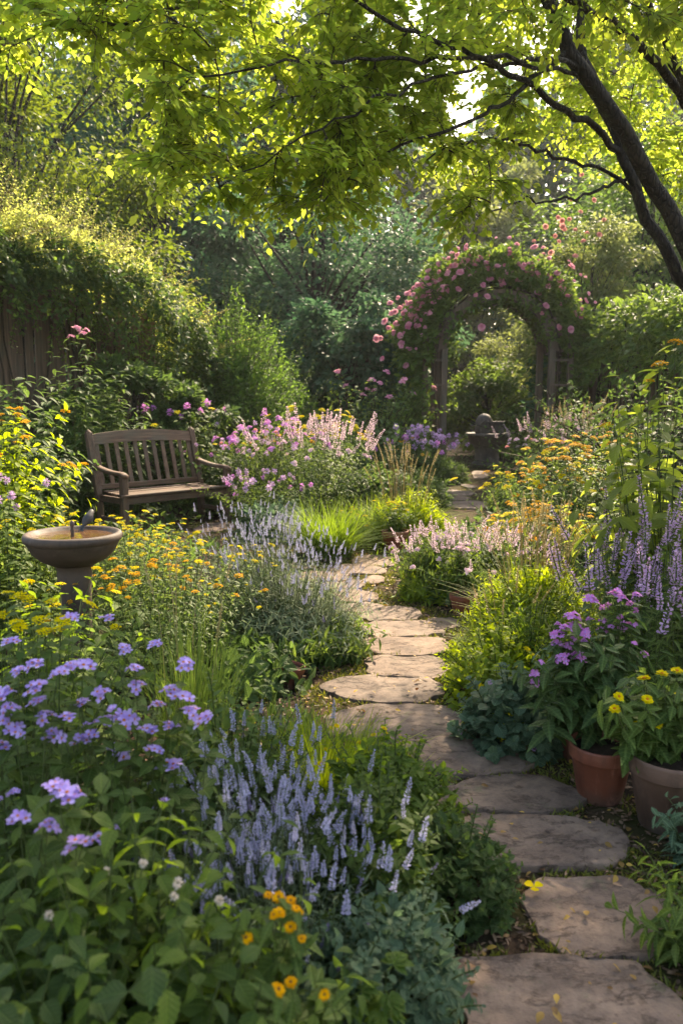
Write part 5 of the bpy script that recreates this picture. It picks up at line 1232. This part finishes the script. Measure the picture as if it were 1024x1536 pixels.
pinkmass('magenta and violet flower mass right of the bench', 405, 10.9, .58, 1.42, 120, (('magenta', .09, .15, 40), ('lpuff', .06, .10, 24), ('coral', .05, .08, 8)))
pinkmass('pale pink spired flower mass between the magenta flowers and the grass bush', 468, 10.6, .68, 1.35, 150, (('pinkspike', .16, .26, 60, 'flower_spike', .6), ('palephlox', .08, .12, 18)), 'soft')
pinkmass('small violet flowers at the foot of the magenta mass beside the bench leg', 400, 9.6, .5, .8, 90, (('lpuff', .06, .10, 30), ('mpuff', .05, .08, 10)))
mound('border_plant', 'blue green leafy patch in front of the violet flowers, by the side path', 'plant', 415, 9.1, .5, .4, .42, 1100, OV, .09, 'blue', up=.8, inner=.45, sprig=50)
herb('yellow_flower', 'thin group of yellow flowers behind the pale pink spires', 'flower', 470, 12.2, .8, 1.5, 70, LANCE, .11, 'soft', 18, .4, .8, .1, .4, .4, .2, .004, flowers=(('yarrow', .10, .16, 34), ('goldyarrow', .08, .12, 12)))
pinkmass('bush of small purple flowers beside the stone fountain', 630, 13.2, .52, 1.2, 130, (('lpuff', .09, .14, 46), ('mpuff', .07, .11, 14), ('goldyarrow', .05, .08, 8)), 'deep')
mound('border_plant', 'dark feathery low plant on the shaded path edge, below the purple flowers', 'plant', 622, 12.0, .55, .5, .5, 2600, LANCE, .11, 'deep', up=.6, inner=.35, sprig=90)
mound('border_plant', 'low dark plant before the stone fountain on the path side', 'plant', 668, 15.5, .4, .4, .45, 1600, LANCE, .11, 'deep', up=.6, inner=.35, sprig=60)
mound('border_plant', 'low shade plant between the leafy shrubs and the grass bush', 'plant', 560, 11.3, .7, .6, .62, 2400, OV, .10, 'deep', up=.6, inner=.35, sprig=90)
mound('border_plant', 'soft green cushion on the far side of the path, before the yellow flowers', 'plant', 762, 11.6, .34, .36, .36, 1800, LANCE, .08, 'mid', up=.6, inner=.35, sprig=60, flowers=(('yarrow', .04, .06, 8),))
# right bed
pinkmass('pale pink and white flower mass beside the fountain path', 830, 12.6, .62, 1.3, 170, (('pinkspike', .14, .24, 40, 'flower_spike', .6), ('palephlox', .08, .13, 26), ('coral', .05, .09, 8)), 'soft', L=.08)
pinkmass('tall hazy pale flower stems at the foot of the arch post', 862, 12.0, .5, 1.55, 90, (('straw', .16, .24, 36, 'flower_spike', .6), ('palephlox', .06, .10, 14)), 'soft')
for (px, Y, r, h, n, lab) in ((810, 8.3, .5, 1.05, 120, 'golden flowered bush by the path, lower one before the pale flowers'),
                              (875, 8.0, .55, 1.32, 140, 'tallest golden flowered bush, beside the big leaved orange flowered plant'),
                              (812, 7.2, .40, .70, 90, 'low golden flowered clump behind the seed head grass')):
    herb('golden_flower', lab, 'flower', px, Y, r, h, n, LANCE, .085, 'soft', 22, .5, .75, .1, .4, .4, .2, .0035, wide=1.5, group='golden flower bushes', flowers=(('goldyarrow', .06, .095, 34, 'flower_head', .7), ('yarrow', .06, .10, 38, 'flower_head', .7), ('daisy', .05, .08, 14)))
herb('orange_flower', 'tall plant of large pointed sunlit leaves with orange flowers at the right edge', 'flower', 985, 4.5, .40, 1.85, 46, OV, .19, 'sunleaf', 15, .6, .8, .1, .25, .4, .3, .005, wide=.85,
     tips=[(1008, 514, 4.6), (968, 573, 4.6), (980, 550, 4.7), (1000, 545, 4.7), (995, 548, 4.6), (915, 640, 4.6), (925, 600, 4.8), (938, 560, 4.8)], flowers=(('goldyarrow', .06, .09, 6),))
herb('orange_flower', 'shorter leafy neighbour of the tall orange flowered plant, mostly green', 'perennial', 955, 5.4, .4, 1.2, 50, OV, .14, 'sunleaf', 16, .45, .8, .1, .25, .35, .3, .005, wide=.8)
herb('orange_flower', 'dark leafy base plant under the tall orange flowered plant at the right edge', 'perennial', 1010, 4.2, .36, 1.0, 60, OV, .12, 'deep', 14, .45, .8, .1, .25, .35, .3, .005, wide=.8)
herb('salvia', 'tall lilac salvia spires at the right edge below the big leaved plant', 'salvia', 985, 3.75, .3, 1.05, 60, LANCE, .085, 'mid', 18, .35, .6, .08, .4, .4, .2, .003, wide=1.3, group='salvia spires', flowers=(('salvia', .16, .25, 44, 'flower_spike', .6),), hvar=.35)
herb('salvia', 'loose smoky lilac salvia spires behind the pink potted flowers', 'salvia', 925, 4.3, .28, .95, 46, LANCE, .08, 'mid', 16, .35, .6, .08, .4, .4, .2, .003, wide=1.3, group='salvia spires', flowers=(('salvia', .14, .22, 30, 'flower_spike', .6),), hvar=.4)
mound('border_plant', 'soft bright yellow green leafy mass under the tall seed head grass', 'plant', 800, 5.0, .42, .36, .5, 3600, LANCE, .085, 'yg', up=.5, inner=.4, sprig=160)
mound('border_plant', 'fresh green leafy mound beneath the sunlit pale pink spires', 'plant', 690, 6.45, .46, .34, .44, 3200, LANCE, .085, 'soft', up=.5, inner=.4, sprig=150)
grass('seed_head_grass', 'tall yellow green grass with straw seed heads, between the pink mass and the salvia', 'grass', 800, 5.25, .42, .58, 420, .007, 'yg', 1.0, 60, 1.4)
grass('seed_head_grass', 'shorter sunlit yellow green grass spilling toward the path, before the tall seed head grass', 'grass', 752, 4.8, .3, .36, 360, .007, 'fresh', 1.0, 8, 1.2)
pinkmass('sunlit pale pink spired mass along the path bend', 705, 6.4, .44, .52, 150, (('pinkspike', .09, .15, 70, 'flower_spike', .6), ('palephlox', .05, .08, 16)), 'soft', L=.075)
pinkmass('pale pink flowers with fresh leaves, at the inner corner of the path bend', 672, 6.7, .36, .54, 110, (('palephlox', .05, .085, 16), ('pinkspike', .1, .16, 18, 'flower_spike', .6)), 'fresh', L=.09)
pinkmass('small pink flowers rising from the half hidden little pot', 705, 5.95, .13, .40, 40, (('palephlox', .04, .07, 14),), 'fresh', L=.07, z0=.145, x=P5[1][0])
mound('border_plant', 'bright low leaves at the path edge below the pale pink flowers', 'plant', 640, 6.35, .22, .26, .26, 800, LANCE, .085, 'yg', up=.7, inner=.4, sprig=50)
mound('border_plant', 'yellow green low ground plant on the right path edge, dotted with yellow flowers', 'plant', 745, 4.15, .30, .32, .34, 1300, MIDL, .055, 'yg', up=.7, inner=.4, sprig=90, flowers=(('yarrow', .025, .04, 16),))
mound('border_plant', 'feathery bright green plant above the blue green round leaved mound', 'plant', 790, 4.35, .32, .3, .44, 1500, LANCE, .06, 'fresh', up=.7, inner=.4, sprig=90, flowers=(('yarrow', .025, .04, 8),))
mound('border_plant', 'low yellow green tuft where the path narrows, beside the half buried slab', 'plant', 708, 4.75, .18, .2, .18, 600, LANCE, .05, 'yg', up=.7, inner=.4, sprig=40)
mound('border_plant', 'small yellow green tuft on the path edge next to the dark oval stone', 'plant', 742, 3.75, .16, .2, .16, 500, LANCE, .05, 'yg', up=.7, inner=.4, sprig=40)
mound('round_leaf_plant', 'blue green round leaved mound beside the hidden clay pot', 'plant', 772, 3.55, .27, .22, .31, 820, ROUND, .062, 'blue', up=1.0, inner=.55, sprig=40, flowers=(('lpuff', .02, .03, 5),))
herb('potted_flower', 'magenta pink flowers and long leaves growing in the red brown terracotta pot', 'flower', 905, 3.2, .18, .5, 44, LANCE, .12, 'deep', 16, .4, 1.0, .08, .3, .4, .3, .0032, wide=1.7, z0=P1[2], x=P1[1][0],
     tips=[(846, 942, 3.2), (856, 925, 3.25), (875, 950, 3.2), (890, 900, 3.3), (928, 895, 3.3), (935, 940, 3.3), (904, 945, 3.3), (862, 985, 3.15), (842, 985, 3.15), (920, 890, 3.35), (838, 950, 3.2), (850, 968, 3.2), (862, 940, 3.25), (868, 985, 3.15), (832, 965, 3.2), (900, 912, 3.3), (912, 908, 3.3), (925, 925, 3.3), (940, 905, 3.3), (950, 915, 3.3), (946, 935, 3.3), (872, 960, 3.2), (918, 940, 3.25), (886, 930, 3.25), (955, 892, 3.35), (800, 1008, 3.1), (803, 1022, 3.1), (950, 965, 3.2), (905, 930, 3.3), (858, 958, 3.2)], flowers=(('magenta', .06, .09, 15), ('mpuff', .03, .04, 5), ('magenta', .03, .06, 14)))
herb('potted_flower', 'yellow daisies with soft green leaves growing in the weathered clay pot', 'flower', 1000, 2.95, .17, .34, 40, LANCE, .10, 'mid', 15, .4, 1.0, .08, .3, .4, .3, .003, wide=1.9, z0=P2[2] , x=P2[1][0],
     tips=[(966, 1018, 2.9), (995, 1012, 2.9), (1018, 1008, 2.9), (926, 1046, 2.8), (920, 1064, 2.8), (968, 1050, 2.8), (984, 1086, 2.85), (1012, 1080, 2.9), (1020, 1045, 2.95), (955, 1090, 2.85)], flowers=(('ydaisy', .04, .055, 10),))
herb('potted_flower', 'green leaves hanging over the dark hidden pot', 'plant', 866, 3.45, .12, .4, 24, LANCE, .10, 'blue', 12, .5, 1.1, .1, .3, .3, .4, .003, wide=1.8, z0=P3[2], x=P3[1][0])
herb('corner_plant', 'narrow leaved green plant in the bottom right corner beside the lowest stones', 'plant', 1052, 2.1, .13, .24, 30, LANCE, .09, 'mid', 14, .6, 1.0, .1, .4, .3, .2, .0022, wide=1.2, flowers=(('yarrow', .015, .02, 3),))
herb('corner_plant', 'small sprig at the right edge above the rounded stepping stone', 'plant', 1040, 2.6, .12, .26, 24, LANCE, .075, 'blue', 12, .6, 1.0, .1, .4, .3, .2, .0022, wide=1.4)
# low growth filling the beds
rng = np.random.default_rng(61); n = 42000
x = rng.uniform(-6.5, 7.5, n); y = 1.0 + 17 * rng.uniform(0, 1, n) ** 1.3
k = ~inpoly([ground(*p) for p in PATH_L + PATH_R], x, y) & ~inpoly([ground(*p) for p in SIDE], x, y) & (np.abs(x) < y * .5 + .8); x, y = x[k], y[k]; n = len(x)
# keep a bare margin of soil along the near right edge of the path
k = ~((x > .55) & (x < 1.25) & (y > 1.6) & (y < 3.9)); x, y = x[k], y[k]; n = len(x)
h_ = (.05 + .16 * (np.sin(x * 3.1) * np.sin(y * 2.7) * .5 + .5)) * rng.uniform(.1, 1, n)
d = nrm(rng.normal(0, .7, (n, 3)) + [0, 0, .3]); g = Geo()
g.inst(MIDL, np.stack([x, y, h_], -1), frames(d, UP + rng.normal(0, .4, (n, 3))), rng.uniform(.03, .06, n) * (1 + y / 9), 0, rng.uniform(0, 1, n))
stuff(g.build('ground_cover', M['deep']), 'low dark green leaves covering the soil of the flower beds', 'ground cover')

# ------------------------------------------------------------------ hazy garden air
g = Geo(); box(g, (0, 25, 13.5), (130, 90, 30), None, 0, .01)
hz = g.build('haze', [], None, False); hz['kind'] = 'stuff'; hz['label'] = 'thin sunlit haze hanging in the garden air'; hz['category'] = 'haze'
hm = bpy.data.materials.new('haze_air'); hm.use_nodes = True; hn = hm.node_tree.nodes; hn.clear()
ho = hn.new('ShaderNodeOutputMaterial'); hv = hn.new('ShaderNodeVolumePrincipled')
hv.inputs['Color'].default_value = (.93, .96, 1, 1); hv.inputs['Density'].default_value = .00045; hv.inputs['Anisotropy'].default_value = .45
hm.node_tree.links.new(hv.outputs[0], ho.inputs['Volume']); hz.data.materials.append(hm)
